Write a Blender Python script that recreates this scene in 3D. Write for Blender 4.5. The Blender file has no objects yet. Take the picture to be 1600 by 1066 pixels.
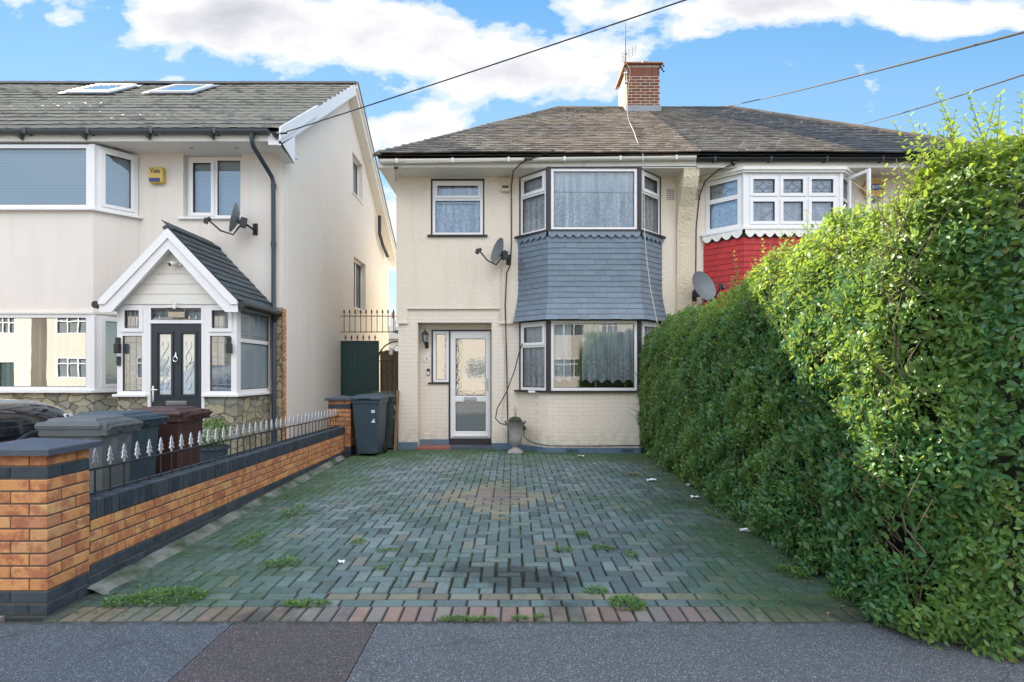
import bpy, math, random
import numpy as np
from mathutils import Vector, Matrix, noise as mnoise
random.seed(7); rng = np.random.default_rng(7)
sc = bpy.context.scene
R = math.radians

# ------------------------------------------------------------------ camera
cam_d = bpy.data.cameras.new("camera"); cam = bpy.data.objects.new("camera", cam_d)
sc.collection.objects.link(cam); sc.camera = cam
CH = 1.46
cam.location = (0, 0, CH); cam.rotation_euler = (R(90), 0, 0)
cam_d.sensor_width = 36; cam_d.lens = 19.125; cam_d.shift_y = (582 - 533) / 1600
cam_d.clip_start = 0.05; cam_d.clip_end = 2000
sc.view_settings.view_transform = 'Standard'; sc.view_settings.look = 'None'
sc.view_settings.gamma = 1; sc.view_settings.exposure = 1.62
sc.cycles.max_bounces = 8; sc.cycles.transparent_max_bounces = 12
sc.cycles.caustics_reflective = False; sc.cycles.caustics_refractive = False
sc.cycles.sample_clamp_indirect = 6

# ------------------------------------------------------------------ node helper
class NT:
    def __init__(s, tree): s.t = tree
    def n(s, typ, **kw):
        nd = s.t.nodes.new(typ)
        for k, v in kw.items():
            if k.startswith('i_'):
                nm = k[2:].replace('_', ' '); inp = nd.inputs[int(nm)] if nm.isdigit() else nd.inputs[nm]
                s.put(inp, v)
            else: setattr(nd, k, v)
        return nd
    def put(s, inp, v):
        if hasattr(v, 'is_linked') or isinstance(v, bpy.types.NodeSocket): s.t.links.new(v, inp)
        else:
            try: inp.default_value = v
            except Exception: inp.default_value = (v[0], v[1], v[2], 1)
    def m(s, op, a, b=0.0, c=0.0):
        nd = s.t.nodes.new('ShaderNodeMath'); nd.operation = op
        for i, v in enumerate((a, b, c)): s.put(nd.inputs[i], v)
        return nd.outputs[0]
    def ramp(s, f, stops, interp='LINEAR'):
        nd = s.t.nodes.new('ShaderNodeValToRGB'); cr = nd.color_ramp; cr.interpolation = interp
        while len(cr.elements) < len(stops): cr.elements.new(0.5)
        for e, (p, c) in zip(cr.elements, stops):
            e.position = p; e.color = (c[0], c[1], c[2], 1) if hasattr(c, '__len__') else (c, c, c, 1)
        s.put(nd.inputs[0], f); return nd.outputs[0]
    def mix(s, f, a, b, blend='MIX'):
        nd = s.t.nodes.new('ShaderNodeMix'); nd.data_type = 'RGBA'; nd.blend_type = blend
        s.put(nd.inputs[0], f)
        for i, v in ((6, a), (7, b)):
            if isinstance(v, (tuple, list)): v = (v[0], v[1], v[2], 1)
            s.put(nd.inputs[i], v)
        return nd.outputs[2]
    def noise(s, vec, scale, detail=4, rough=0.55, out=0):
        nd = s.t.nodes.new('ShaderNodeTexNoise'); nd.inputs['Scale'].default_value = scale
        nd.inputs['Detail'].default_value = detail; nd.inputs['Roughness'].default_value = rough
        if vec is not None: s.put(nd.inputs['Vector'], vec)
        return nd.outputs[out]
    def bump(s, h, strength=0.3, dist=0.01, normal=None):
        nd = s.t.nodes.new('ShaderNodeBump'); nd.inputs['Strength'].default_value = strength
        nd.inputs['Distance'].default_value = dist; s.put(nd.inputs['Height'], h)
        if normal is not None: s.put(nd.inputs['Normal'], normal)
        return nd.outputs[0]

# ------------------------------------------------------------------ world and sun
SUN_AZ, SUN_EL = 41.0, 30.6     # degrees left of straight ahead, above horizon
w = bpy.data.worlds.new("World"); sc.world = w; w.use_nodes = True
t = NT(w.node_tree); w.node_tree.nodes.clear()
sky = t.n('ShaderNodeTexSky', sky_type='NISHITA', sun_disc=False)
sky.sun_elevation = R(SUN_EL); sky.sun_rotation = R(-SUN_AZ)
sky.air_density = 1.3; sky.dust_density = 0.25; sky.ozone_density = 2.5; sky.altitude = 0
tc = t.n('ShaderNodeTexCoord'); D = tc.outputs['Generated']
sep = t.n('ShaderNodeSeparateXYZ', i_0=D); dx, dy, dz = sep.outputs
fy = t.m('MAXIMUM', dy, 0.05)
u = t.m('DIVIDE', dx, fy); v = t.m('DIVIDE', dz, fy)
def blob(px, py, wx, wy, amp):
    a = t.m('DIVIDE', t.m('SUBTRACT', u, (px - 800) / 850), wx / 850)
    b = t.m('DIVIDE', t.m('SUBTRACT', v, (582 - py) / 850), wy / 850)
    e = t.m('EXPONENT', t.m('MULTIPLY', t.m('ADD', t.m('MULTIPLY', a, a), t.m('MULTIPLY', b, b)), -1.0))
    return t.m('MULTIPLY', e, amp)
bl = None
for args in [(600, 60, 290, 62, .60), (790, 128, 170, 45, .5), (330, 25, 160, 42, .5), (960, 95, 70, 32, .3),
             (640, 205, 90, 38, .5), (60, -30, 260, 50, .35), (1075, 52, 50, 22, .36), (1210, 8, 190, 24, .55),
             (1450, 35, 160, 26, .5), (90, 30, 60, 18, .3), (1300, -60, 500, 60, .45), (615, 400, 60, 110, .45),
             (265, 128, 40, 12, .28), (1580, 250, 120, 60, .22)]:
    x = blob(*args); bl = x if bl is None else t.m('ADD', bl, x)
uv = t.n('ShaderNodeCombineXYZ', i_0=u, i_1=t.m('MULTIPLY', v, 1.7), i_2=0.0).outputs[0]
n1 = t.noise(uv, 5.0, 9, 0.58)
n2 = t.noise(D, 1.3, 3, 0.45)
front = t.m('GREATER_THAN', dy, 0.06)
dens_f = t.m('SUBTRACT', t.m('ADD', bl, t.m('MULTIPLY', t.m('SUBTRACT', n1, 0.5), 1.5)), 0.20)
dens_b = t.m('ADD', t.m('MULTIPLY', t.m('SUBTRACT', n2, 0.5), 0.9), 0.16)
dens = t.m('ADD', t.m('MULTIPLY', dens_f, front), t.m('MULTIPLY', dens_b, t.m('SUBTRACT', 1.0, front)))
cov = t.ramp(dens, [(0.0, 0), (0.10, .55), (0.22, 1)], 'EASE')
n3 = t.noise(uv, 3.2, 5, 0.5)
shade = t.m('ADD', t.m('MULTIPLY', dens, 0.9), t.m('MULTIPLY', t.m('SUBTRACT', n3, 0.5), 1.2))
ccol = t.ramp(shade, [(0.0, (.365, .37, .385)), (0.20, (.355, .355, .365)), (0.48, (.275, .275, .29)), (0.75, (.215, .215, .235))])
cback = t.n('ShaderNodeVectorMath', operation='MULTIPLY', i_0=ccol); cback.inputs[1].default_value = (3.75, 3.65, 3.6)  # unseen clouds behind the camera, added extra bright to light the shaded fronts
cb2 = t.mix(t.ramp(dz, [(.30, 0), (.62, 1)]), (.33, .42, .52), cback.outputs[0])
ccol2 = t.mix(front, cb2, ccol)
skys = t.n('ShaderNodeVectorMath', operation='MULTIPLY', i_0=sky.outputs[0]); skys.inputs[1].default_value = (0.085, 0.10, 0.115)
lift = t.m('MINIMUM', t.m('MAXIMUM', t.m('MULTIPLY', v, 1.0), 0.0), 1.0)
base = t.mix(t.m('MULTIPLY', front, 0.93), skys.outputs[0],
             t.ramp(v, [(0.0, (.27, .33, .37)), (0.35, (.135, .23, .335)), (0.7, (.056, .155, .29))]))
col = t.mix(cov, base, ccol2)
bg = t.n('ShaderNodeBackground', i_Color=col); bg.inputs['Strength'].default_value = 1.0
out = t.n('ShaderNodeOutputWorld', i_Surface=bg.outputs[0])

sd = bpy.data.lights.new("sun", 'SUN'); sun = bpy.data.objects.new("sun", sd); sc.collection.objects.link(sun)
sd.energy = 5.0; sd.angle = R(0.6); sd.color = (1.0, .89, .74)
sv = Vector((-math.sin(R(SUN_AZ)) * math.cos(R(SUN_EL)), math.cos(R(SUN_AZ)) * math.cos(R(SUN_EL)), math.sin(R(SUN_EL))))
sun.rotation_euler = sv.to_track_quat('Z', 'Y').to_euler(); sun.location = sv * 60

# ------------------------------------------------------------------ materials
M = {}
def newmat(name):
    m = bpy.data.materials.new(name); m.use_nodes = True; m.node_tree.nodes.clear()
    M[name] = m; return m, NT(m.node_tree)
def finish(t, color, rough=0.6, normal=None, **kw):
    p = t.n('ShaderNodeBsdfPrincipled'); t.put(p.inputs['Base Color'], (*color, 1) if isinstance(color, tuple) and len(color) == 3 else color)
    t.put(p.inputs['Roughness'], rough)
    if normal is not None: t.put(p.inputs['Normal'], normal)
    for k, v in kw.items(): t.put(p.inputs[k.replace('_', ' ')], v)
    o = t.n('ShaderNodeOutputMaterial', i_Surface=p.outputs[0]); return p
def scl(c, f): return tuple(min(1, x * f) for x in c)
def simple(name, c, rough=0.5, var=0.12, ns=6.0, bs=0.0, bsc=60.0, dirt=None, dsc=1.5, dth=(.55, .75), isl=0.0, **kw):
    m, t = newmat(name); P = t.n('ShaderNodeTexCoord').outputs['Object']
    col = t.mix(t.noise(P, ns, 5), scl(c, 1 - var), scl(c, 1 + var))
    if isl:
        g = t.n('ShaderNodeNewGeometry').outputs['Random Per Island']
        col = t.mix(1.0, col, t.ramp(g, [(0, (1 - isl,) * 3), (1, (1, 1, 1))]), 'MULTIPLY')
    if dirt: col = t.mix(t.ramp(t.noise(P, dsc, 7, .65), [(dth[0], 0), (dth[1], 1)]), col, dirt)
    nrm = t.bump(t.noise(P, bsc, 3, .6), bs, 0.01) if bs else None
    finish(t, col, rough, nrm, **kw); return m
# render (roughcast) and painted brick
def render_mat(name, c, bscale, bstr, dirt, streak=0.25):
    m, t = newmat(name); P = t.n('ShaderNodeTexCoord').outputs['Object']
    col = t.mix(t.noise(P, 1.3, 6), scl(c, .95), scl(c, 1.04))
    mp = t.n('ShaderNodeMapping', i_Vector=P); mp.inputs['Scale'].default_value = (5, 5, .55)
    col = t.mix(t.m('MULTIPLY', t.ramp(t.noise(mp.outputs[0], 1.0, 7, .65), [(.5, 0), (.75, 1)]), streak), col, dirt)
    col = t.mix(t.ramp(t.noise(P, 7, 8, .7), [(.66, 0), (.8, .35)]), col, dirt)
    vo = t.n('ShaderNodeTexVoronoi', i_Vector=P); vo.inputs['Scale'].default_value = bscale
    h = t.m('ADD', t.m('MULTIPLY', vo.outputs[0], -0.8), t.m('MULTIPLY', t.noise(P, bscale * .6, 5, .65), 1.4))
    finish(t, col, .88, t.bump(h, bstr, .012)); return m
render_mat('roughcast', (.77, .69, .57), 42, .55, (.42, .36, .25))
render_mat('party_render', (.72, .63, .46), 26, 1.0, (.35, .30, .20), .4)
render_mat('smooth_render', (.75, .70, .63), 90, .10, (.50, .46, .40), .22)
render_mat('side_render', (.70, .665, .60), 90, .12, (.50, .46, .39), .22)
def painted_brick(name, c, dirt):
    m, t = newmat(name); P = t.n('ShaderNodeTexCoord').outputs['Object']
    s = t.n('ShaderNodeSeparateXYZ', i_0=P)
    V = t.n('ShaderNodeCombineXYZ', i_0=t.m('ADD', s.outputs[0], t.m('MULTIPLY', s.outputs[1], .8)), i_1=s.outputs[2]).outputs[0]
    wv = t.n('ShaderNodeVectorMath', operation='ADD', i_0=V, i_1=t.n('ShaderNodeVectorMath', operation='SCALE', i_0=t.noise(P, 9, 2, .5, 1), i_Scale=.008).outputs[0])
    br = t.n('ShaderNodeTexBrick', i_Vector=wv.outputs[0])
    br.inputs['Scale'].default_value = 1; br.inputs['Brick Width'].default_value = .225; br.inputs['Row Height'].default_value = .075
    br.inputs['Mortar Size'].default_value = .006; br.inputs['Mortar Smooth'].default_value = .6
    br.inputs['Color1'].default_value = (1, 1, 1, 1); br.inputs['Color2'].default_value = (.75, .75, .75, 1); br.inputs['Mortar'].default_value = (0, 0, 0, 1)
    col = t.mix(t.noise(P, 2.0, 6), scl(c, .94), scl(c, 1.04))
    col = t.mix(t.m('MULTIPLY', br.outputs['Fac'], .28), col, dirt)
    col = t.mix(t.ramp(t.noise(P, 5, 8, .7), [(.62, 0), (.8, .4)]), col, dirt)
    low = t.m('MULTIPLY', t.ramp(s.outputs[2], [(0.05, 1), (0.5, 0)]), t.ramp(t.noise(P, 8, 6, .7), [(.4, 0), (.65, .8)]))
    col = t.mix(low, col, (.36, .36, .26))
    h = t.m('ADD', br.outputs[0], t.m('MULTIPLY', t.noise(P, 50, 4), .35))
    finish(t, col, .75, t.bump(h, .45, .006)); return m
painted_brick('painted_brick', (.775, .695, .585), (.42, .35, .24))
simple('plinth_paint', (.10, .17, .24), .7, .25, 8, .4, 40, dirt=(.16, .17, .12), dsc=6)
simple('upvc', (.80, .80, .79), .32, .02, 3)
simple('upvc_aged', (.76, .745, .68), .4, .05, 5, dirt=(.45, .42, .34), dsc=5, dth=(.58, .85))
simple('black_trim', (.025, .02, .022), .45, .3, 20)
simple('black_plastic', (.018, .019, .02), .4, .2)
simple('grey_gutter', (.07, .085, .095), .4, .15, 10)
simple('dark_pipe', (.035, .05, .065), .35, .15, 10)
simple('metal_black', (.02, .022, .024), .5, .3, 30)
simple('silver', (.42, .45, .48), .35, .15, 40, Metallic=.6)
simple('chrome', (.7, .7, .7), .18, .05, 10, Metallic=1.0)
simple('composite_door', (.022, .032, .038), .4, .15, 30, .15, 80)
simple('plain_black', (.015, .015, .016), .5, .1)  # even black for the air-brick holes and camera lens
simple('gate_green', (.012, .045, .045), .55, .2, 6, .2, 30, dirt=(.05, .08, .06), dsc=3)
simple('wood_brown', (.22, .12, .07), .7, .3, 10, .3, 30)
simple('old_fence', (.16, .12, .08), .85, .3, 5, .3, 20)
simple('red_tile', (.28, .10, .075), .75, .25, 12, .3, 60, dirt=(.08, .10, .05), dsc=7)
simple('concrete', (.36, .34, .30), .85, .2, 5, .5, 60, dirt=(.12, .14, .09), dsc=4, dth=(.5, .7))
simple('mortar_fillet', (.22, .235, .21), .9, .3, 6, .9, 35, dirt=(.045, .07, .04), dsc=3, dth=(.40, .58))
simple('mortar', (.11, .095, .08), .9, .2, 20, .4, 80)
simple('soil', (.045, .05, .028), .95, .4, 9, .9, 50, dirt=(.06, .09, .035), dsc=5)
simple('lead', (.22, .25, .28), .5, .2, 8, .2, 30)
simple('terracotta', (.38, .16, .09), .8, .2, 14, .2, 50)
simple('urn_stone', (.30, .29, .27), .8, .25, 14, .5, 60, dirt=(.12, .12, .10), dsc=9)
simple('dish_grey', (.13, .16, .17), .45, .12, 10)
simple('cable_black', (.015, .015, .016), .5, .1)
simple('cable_white', (.55, .53, .47), .6, .1)
simple('yellow_box', (.62, .43, .09), .45, .06)
simple('orange_box', (.62, .33, .07), .45, .06)
simple('blue_print', (.02, .05, .22), .4, .05)
simple('cream_box', (.60, .52, .36), .5, .1, dirt=(.4, .33, .2), dsc=8)
simple('paper', (.75, .75, .75), .7, .05)
simple('bin_blue', (.034, .062, .082), .48, .18, 7, .1, 120, dirt=(.10, .12, .13), dsc=3, dth=(.55, .85))
simple('bin_grey', (.095, .11, .115), .55, .2, 7, .1, 120, dirt=(.30, .30, .28), dsc=3)
simple('bin_brown', (.055, .026, .022), .5, .2, 7, .1, 120, dirt=(.11, .08, .07), dsc=3, dth=(.55, .85))
simple('bin_dark', (.030, .045, .045), .5, .2, 7, .1, 120, dirt=(.08, .09, .08), dsc=3, dth=(.5, .85))
simple('rubber', (.012, .012, .012), .8, .2)
simple('car_paint', (.006, .008, .014), .08, .05, 3, Coat_Weight=1.0, Coat_Roughness=.03)
simple('lace', (.78, .79, .80), .9, .05)
simple('room_dark', (.10, .09, .08), .9, .2)
simple('room_item', (.25, .14, .07), .7, .4, 4)
simple('litter_white', (.72, .74, .78), .7, .1)
simple('litter_tan', (.45, .38, .28), .8, .2)
simple('stem', (.15, .12, .075), .85, .3, 20, .4, 60)
simple('dead_leaf', (.20, .12, .05), .8, .4, 20)
simple('glass_lit', (.5, .5, .45), .2, .1)
simple('opp_cream', (.56, .53, .46), .85, .06, 1)
simple('opp_pale', (.66, .62, .54), .85, .06, 1)
simple('opp_brick', (.34, .17, .11), .85, .2, 3, .3, 30)
simple('opp_roof', (.16, .09, .07), .85, .2, 3, .3, 20)
simple('opp_drive', (.25, .22, .19), .9, .2, 2)

# glass: clear pane that mirrors the street
def glass(name, refl, tint=(.92, .95, .96), rough=0.0, wav=0.0):
    m, t = newmat(name); P = t.n('ShaderNodeTexCoord').outputs['Object']
    gl = t.n('ShaderNodeBsdfGlossy'); gl.inputs['Roughness'].default_value = rough; gl.inputs['Color'].default_value = (.95, .97, 1, 1)
    if wav: t.put(gl.inputs['Normal'], t.bump(t.noise(P, 1.6, 2), wav, .02))
    tr = t.n('ShaderNodeBsdfTransparent'); tr.inputs['Color'].default_value = (*tint, 1)
    f = t.n('ShaderNodeFresnel'); f.inputs['IOR'].default_value = 1.5
    mx = t.n('ShaderNodeMixShader'); t.put(mx.inputs[0], t.m('MINIMUM', t.m('ADD', f.outputs[0], refl - .04), .95))
    t.put(mx.inputs[1], tr.outputs[0]); t.put(mx.inputs[2], gl.outputs[0])
    t.n('ShaderNodeOutputMaterial', i_Surface=mx.outputs[0])
glass('glass', .16, (.90, .96, 1.0), wav=.02); glass('glass_mirror', .50, wav=.02); glass('glass_soft', .20, (.78, .86, .9), .0, .02)
def obscure_glass(name, c, refl):
    m, t = newmat(name); P = t.n('ShaderNodeTexCoord').outputs['Object']
    vo = t.n('ShaderNodeTexVoronoi', i_Vector=P); vo.inputs['Scale'].default_value = 26; vo.feature = 'SMOOTH_F1'
    n = t.bump(vo.outputs[0], .03, .01)
    d = t.n('ShaderNodeBsdfDiffuse'); d.inputs['Color'].default_value = (*c, 1)
    g = t.n('ShaderNodeBsdfGlossy'); g.inputs['Roughness'].default_value = .04; t.put(g.inputs['Normal'], n)
    mx = t.n('ShaderNodeMixShader'); mx.inputs[0].default_value = refl
    t.put(mx.inputs[1], d.outputs[0]); t.put(mx.inputs[2], g.outputs[0])
    t.n('ShaderNodeOutputMaterial', i_Surface=mx.outputs[0])
obscure_glass('glass_obscure', (.12, .14, .13), .42)
obscure_glass('glass_frosted', (.30, .38, .42), .35)

# net curtain with lace flowers in its lower part
m, t = newmat('net_curtain'); P = t.n('ShaderNodeTexCoord').outputs['Object']
s = t.n('ShaderNodeSeparateXYZ', i_0=P)
fold = t.noise(t.n('ShaderNodeCombineXYZ', i_0=t.m('ADD', s.outputs[0], s.outputs[1]), i_1=t.m('MULTIPLY', s.outputs[2], .08)).outputs[0], 13, 3, .5)
col = t.mix(t.ramp(fold, [(.35, 0), (.65, 1)]), (.50, .54, .58), (.93, .95, .97))
vo = t.n('ShaderNodeTexVoronoi', i_Vector=P); vo.inputs['Scale'].default_value = 17
z = t.ramp(t.m('FRACT', t.m('DIVIDE', t.m('SUBTRACT', s.outputs[2], 1.1), 2.94)), [(.20, 1), (.27, 0)])
fl = t.m('MULTIPLY', t.ramp(vo.outputs[0], [(.22, 0), (.30, 1), (.42, 1), (.5, 0)]), t.m('MULTIPLY', z, .45))
col = t.mix(fl, col, (.16, .18, .20))
d = t.n('ShaderNodeBsdfDiffuse', i_Color=col); tl = t.n('ShaderNodeBsdfTranslucent', i_Color=col); mx = t.n('ShaderNodeMixShader'); mx.inputs[0].default_value = .15
t.put(mx.inputs[1], d.outputs[0]); t.put(mx.inputs[2], tl.outputs[0]); t.n('ShaderNodeOutputMaterial', i_Surface=mx.outputs[0])
# blinds
def blind(name, ax):
    m, t = newmat(name); s = t.n('ShaderNodeSeparateXYZ', i_0=t.n('ShaderNodeTexCoord').outputs['Object'])
    f = t.m('FRACT', t.m('MULTIPLY', s.outputs[ax], 22.0 if ax == 2 else 9.0))
    finish(t, t.ramp(f, [(0, (.30, .36, .41)), (.2, (.50, .57, .62)), (1, (.44, .51, .56))]), .6)
blind('blind', 2)

# orange bricks
def brick_mat(name, stops, blotch, amt):
    m, t = newmat(name); P = t.n('ShaderNodeTexCoord').outputs['Object']
    g = t.n('ShaderNodeNewGeometry').outputs['Random Per Island']
    col = t.ramp(g, stops)
    off = t.n('ShaderNodeVectorMath', operation='ADD', i_0=P, i_1=t.n('ShaderNodeCombineXYZ', i_0=t.m('MULTIPLY', g, 40.0), i_2=t.m('MULTIPLY', g, 17.0)).outputs[0])
    col = t.mix(t.ramp(t.noise(off.outputs[0], 9, 5, .65), [(.45, 0), (.58, amt)]), col, blotch)
    col = t.mix(t.ramp(t.noise(P, 160, 3, .7), [(.62, 0), (.7, .7)]), col, (.08, .05, .04))
    h = t.m('ADD', t.noise(P, 90, 5, .7), t.m('MULTIPLY', t.noise(P, 22, 3), .6))
    finish(t, col, .85, t.bump(h, .5, .006))
brick_mat('orange_brick', [(0, (.58, .27, .10)), (.3, (.62, .31, .12)), (.55, (.52, .24, .09)), (.8, (.60, .36, .15)), (1, (.42, .16, .09))], (.32, .10, .055), .75)
brick_mat('blue_brick', [(0, (.018, .03, .042)), (.5, (.027, .042, .056)), (1, (.042, .056, .072))], (.06, .075, .09), .5)
brick_mat('stack_brick', [(0, (.16, .045, .025)), (.5, (.27, .075, .035)), (.8, (.12, .045, .03)), (1, (.22, .09, .055))], (.10, .05, .04), .6)
simple('cap_stone', (.06, .075, .10), .6, .2, 9, .2, 70, dirt=(.15, .16, .17), dsc=4, dth=(.5, .8))
simple('stack_mortar', (.46, .41, .32), .9, .15, 20)
simple('cement_render', (.42, .34, .22), .9, .2, 8, .7, 30)

# paving blocks: colour attribute + algae
m, t = newmat('paver'); P = t.n('ShaderNodeTexCoord').outputs['Object']
g = t.n('ShaderNodeNewGeometry').outputs['Random Per Island']
ca = t.n('ShaderNodeAttribute', attribute_name='tint').outputs['Color']
col = t.mix(1.0, ca, t.ramp(g, [(0, (.72, .72, .74)), (.5, (1, 1, 1)), (1, (1.0, .98, .95))]), 'MULTIPLY')
col = t.mix(t.ramp(t.noise(P, 260, 3, .8), [(.45, 0), (.7, .55)]), col, (.30, .30, .29))
col = t.mix(t.ramp(t.noise(P, 120, 3, .7), [(.55, 0), (.75, .6)]), col, (.02, .025, .025))
s = t.n('ShaderNodeSeparateXYZ', i_0=P)
big = t.noise(P, .9, 6, .6)
edge = t.m('ADD', t.ramp(s.outputs[0], [(0.0, 0.0), (1.0, 0.0)]), 0.0)
ex = t.m('MAXIMUM', t.m('SUBTRACT', t.m('MULTIPLY', s.outputs[0], .22), .20), t.m('SUBTRACT', t.m('MULTIPLY', s.outputs[0], -.16), .22))
ey = t.m('MULTIPLY', t.m('MAXIMUM', t.m('SUBTRACT', s.outputs[1], 8.7), 0.0), .24)
alg = t.m('ADD', t.m('ADD', big, t.m('MAXIMUM', ex, 0.0)), ey)
alg = t.m('ADD', alg, t.m('MULTIPLY', t.m('SUBTRACT', t.noise(P, 14, 5, .7), .5), .5))
col = t.mix(t.ramp(alg, [(.50, 0), (.80, .85)]), col, (.035, .085, .026))
blk = t.noise(t.n('ShaderNodeVectorMath', operation='ADD', i_0=P, i_1=(7.3, 2.1, 0)).outputs[0], 1.25, 6, .65)
bq = t.m('ADD', t.m('POWER', t.m('DIVIDE', t.m('ADD', s.outputs[0], .0), .42), 2.0), t.m('POWER', t.m('DIVIDE', t.m('SUBTRACT', s.outputs[1], 3.90), .22), 2.0))
blk = t.m('ADD', blk, t.m('MULTIPLY', t.m('EXPONENT', t.m('MULTIPLY', bq, -1.0)), t.m('MULTIPLY', t.noise(P, 7, 7, .85), .34)))
blk = t.ramp(t.m('ADD', blk, t.m('MULTIPLY', t.m('SUBTRACT', 5.0, s.outputs[1]), .02)), [(.58, 0), (.68, .8)])
col = t.mix(t.m('MULTIPLY', blk, .8), col, (.014, .02, .02))
finish(t, col, .8, t.bump(t.noise(P, 140, 4, .75), .5, .006))
m, t = newmat('joint_moss'); P = t.n('ShaderNodeTexCoord').outputs['Object']
col = t.ramp(t.noise(P, 3.0, 7, .7), [(.35, (.008, .010, .009)), (.52, (.014, .020, .010)), (.66, (.035, .07, .018)), (.8, (.06, .075, .03))])
finish(t, col, .95, t.bump(t.noise(P, 70, 4, .7), .8, .01))
# asphalt
def asphalt(name, c1, c2):
    m, t = newmat(name); P = t.n('ShaderNodeTexCoord').outputs['Object']
    vo = t.n('ShaderNodeTexVoronoi', i_Vector=P); vo.inputs['Scale'].default_value = 230; vo.inputs['Randomness'].default_value = 1
    s = t.n('ShaderNodeSeparateColor', i_0=vo.outputs['Color'])
    col = t.mix(t.noise(P, 1.2, 6, .6), c1, c2)
    col = t.mix(t.ramp(s.outputs[0], [(.0, 0), (.35, .1), (.75, .35), (1, .75)]), scl(c1, .42), col)
    col = t.mix(t.ramp(s.outputs[1], [(.86, 0), (.97, .6)]), col, scl(c2, 2.6))
    col = t.mix(t.ramp(t.noise(P, 2.3, 8, .7), [(.5, 0), (.72, .35)]), col, (.075, .08, .08))
    sp = t.n('ShaderNodeSeparateXYZ', i_0=P)
    ed = t.m('ADD', t.m('MULTIPLY', t.m('SUBTRACT', sp.outputs[1], 3.13), 9.0), t.m('MULTIPLY', t.m('SUBTRACT', t.noise(P, 7, 6, .7), .45), 2.4))
    col = t.mix(t.ramp(ed, [(.15, 0), (.6, .85)]), col, (.035, .042, .03))
    gm = t.n('ShaderNodeTexVoronoi', i_Vector=P); gm.inputs['Scale'].default_value = 3.1
    col = t.mix(t.ramp(gm.outputs[0], [(.030, .6), (.042, 0)]), col, (.20, .205, .21))
    ck = t.n('ShaderNodeTexVoronoi', i_Vector=t.n('ShaderNodeVectorMath', operation='ADD', i_0=P, i_1=t.n('ShaderNodeVectorMath', operation='SCALE', i_0=t.noise(P, 3, 5, .6, 1), i_Scale=.5).outputs[0]).outputs[0], feature='DISTANCE_TO_EDGE'); ck.inputs['Scale'].default_value = .55
    col = t.mix(t.ramp(ck.outputs[0], [(.002, .35), (.006, 0)]), col, (.02, .022, .022))
    finish(t, col, .82, t.bump(t.m('SUBTRACT', 1.0, vo.outputs[0]), .7, .006))
asphalt('asphalt_a', (.12, .145, .175), (.15, .175, .20)); asphalt('asphalt_b', (.12, .10, .105), (.145, .125, .13))
asphalt('asphalt_c', (.15, .165, .185), (.185, .20, .215)); simple('road_tar', (.09, .09, .095), .85, .2, 4, .6, 150)
# plain tiles
m, t = newmat('plain_tile'); P = t.n('ShaderNodeTexCoord').outputs['Object']
g = t.n('ShaderNodeNewGeometry').outputs['Random Per Island']; s = t.n('ShaderNodeSeparateXYZ', i_0=P)
brown = t.ramp(t.m('ADD', t.m('MULTIPLY', t.m('ADD', s.outputs[0], 2.0), .22), t.m('MULTIPLY', t.m('SUBTRACT', t.noise(P, .8, 5), .5), 1.6)), [(0.2, 0), (0.7, 1)])
c1 = t.ramp(g, [(0, (.065, .055, .045)), (.5, (.115, .098, .078)), (1, (.17, .148, .118))])
c2 = t.ramp(g, [(0, (.12, .088, .06)), (.5, (.185, .138, .095)), (1, (.25, .19, .135))])
col = t.mix(brown, c1, c2)
col = t.mix(t.ramp(t.noise(P, 9, 8, .75), [(.6, 0), (.7, .75)]), col, (.20, .20, .13))
col = t.mix(t.ramp(t.noise(P, 22, 4, .7), [(.64, 0), (.70, .85)]), col, (.50, .48, .38))
col = t.mix(t.ramp(t.noise(P, 1.6, 7, .7), [(.52, 0), (.72, .55)]), col, (.05, .07, .025))
finish(t, col, .8, t.bump(t.noise(P, 60, 5, .7), .5, .01))
m, t = newmat('dark_tile'); P = t.n('ShaderNodeTexCoord').outputs['Object']
g = t.n('ShaderNodeNewGeometry').outputs['Random Per Island']
col = t.ramp(g, [(0, (.03, .033, .036)), (.5, (.05, .053, .055)), (1, (.08, .08, .078))])
col = t.mix(t.ramp(t.noise(P, 9, 8, .75), [(.62, 0), (.72, .5)]), col, (.14, .14, .10))
finish(t, col, .75, t.bump(t.noise(P, 60, 5, .7), .5, .01))
m, t = newmat('pantile'); P = t.n('ShaderNodeTexCoord').outputs['Object']
col = t.mix(t.noise(P, 2.5, 6), (.088, .095, .092), (.14, .145, .135))
col = t.mix(t.ramp(t.noise(P, 14, 6, .7), [(.58, 0), (.75, .5)]), col, (.15, .145, .11))
finish(t, col, .62, t.bump(t.noise(P, 80, 4, .7), .25, .005))
m, t = newmat('tile_edge'); P = t.n('ShaderNodeTexCoord').outputs['Object']  # cream colour paints the sun glints along the tile noses
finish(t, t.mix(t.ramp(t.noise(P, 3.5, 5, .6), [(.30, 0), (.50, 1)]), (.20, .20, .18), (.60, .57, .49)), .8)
simple('ridge_stone', (.12, .125, .12), .95, .25, 10, .3, 40)
simple('slate_paint', (.165, .215, .265), .6, .10, 9, .3, 60, isl=.16, dirt=(.10, .13, .16), dsc=6, dth=(.6, .85))
simple('red_paint_tile', (.50, .022, .022), .6, .10, 9, .3, 60, isl=.2, dirt=(.30, .03, .03), dsc=6)
simple('porch_slate', (.045, .065, .075), .55, .15, 9, .3, 60, isl=.35)
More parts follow.
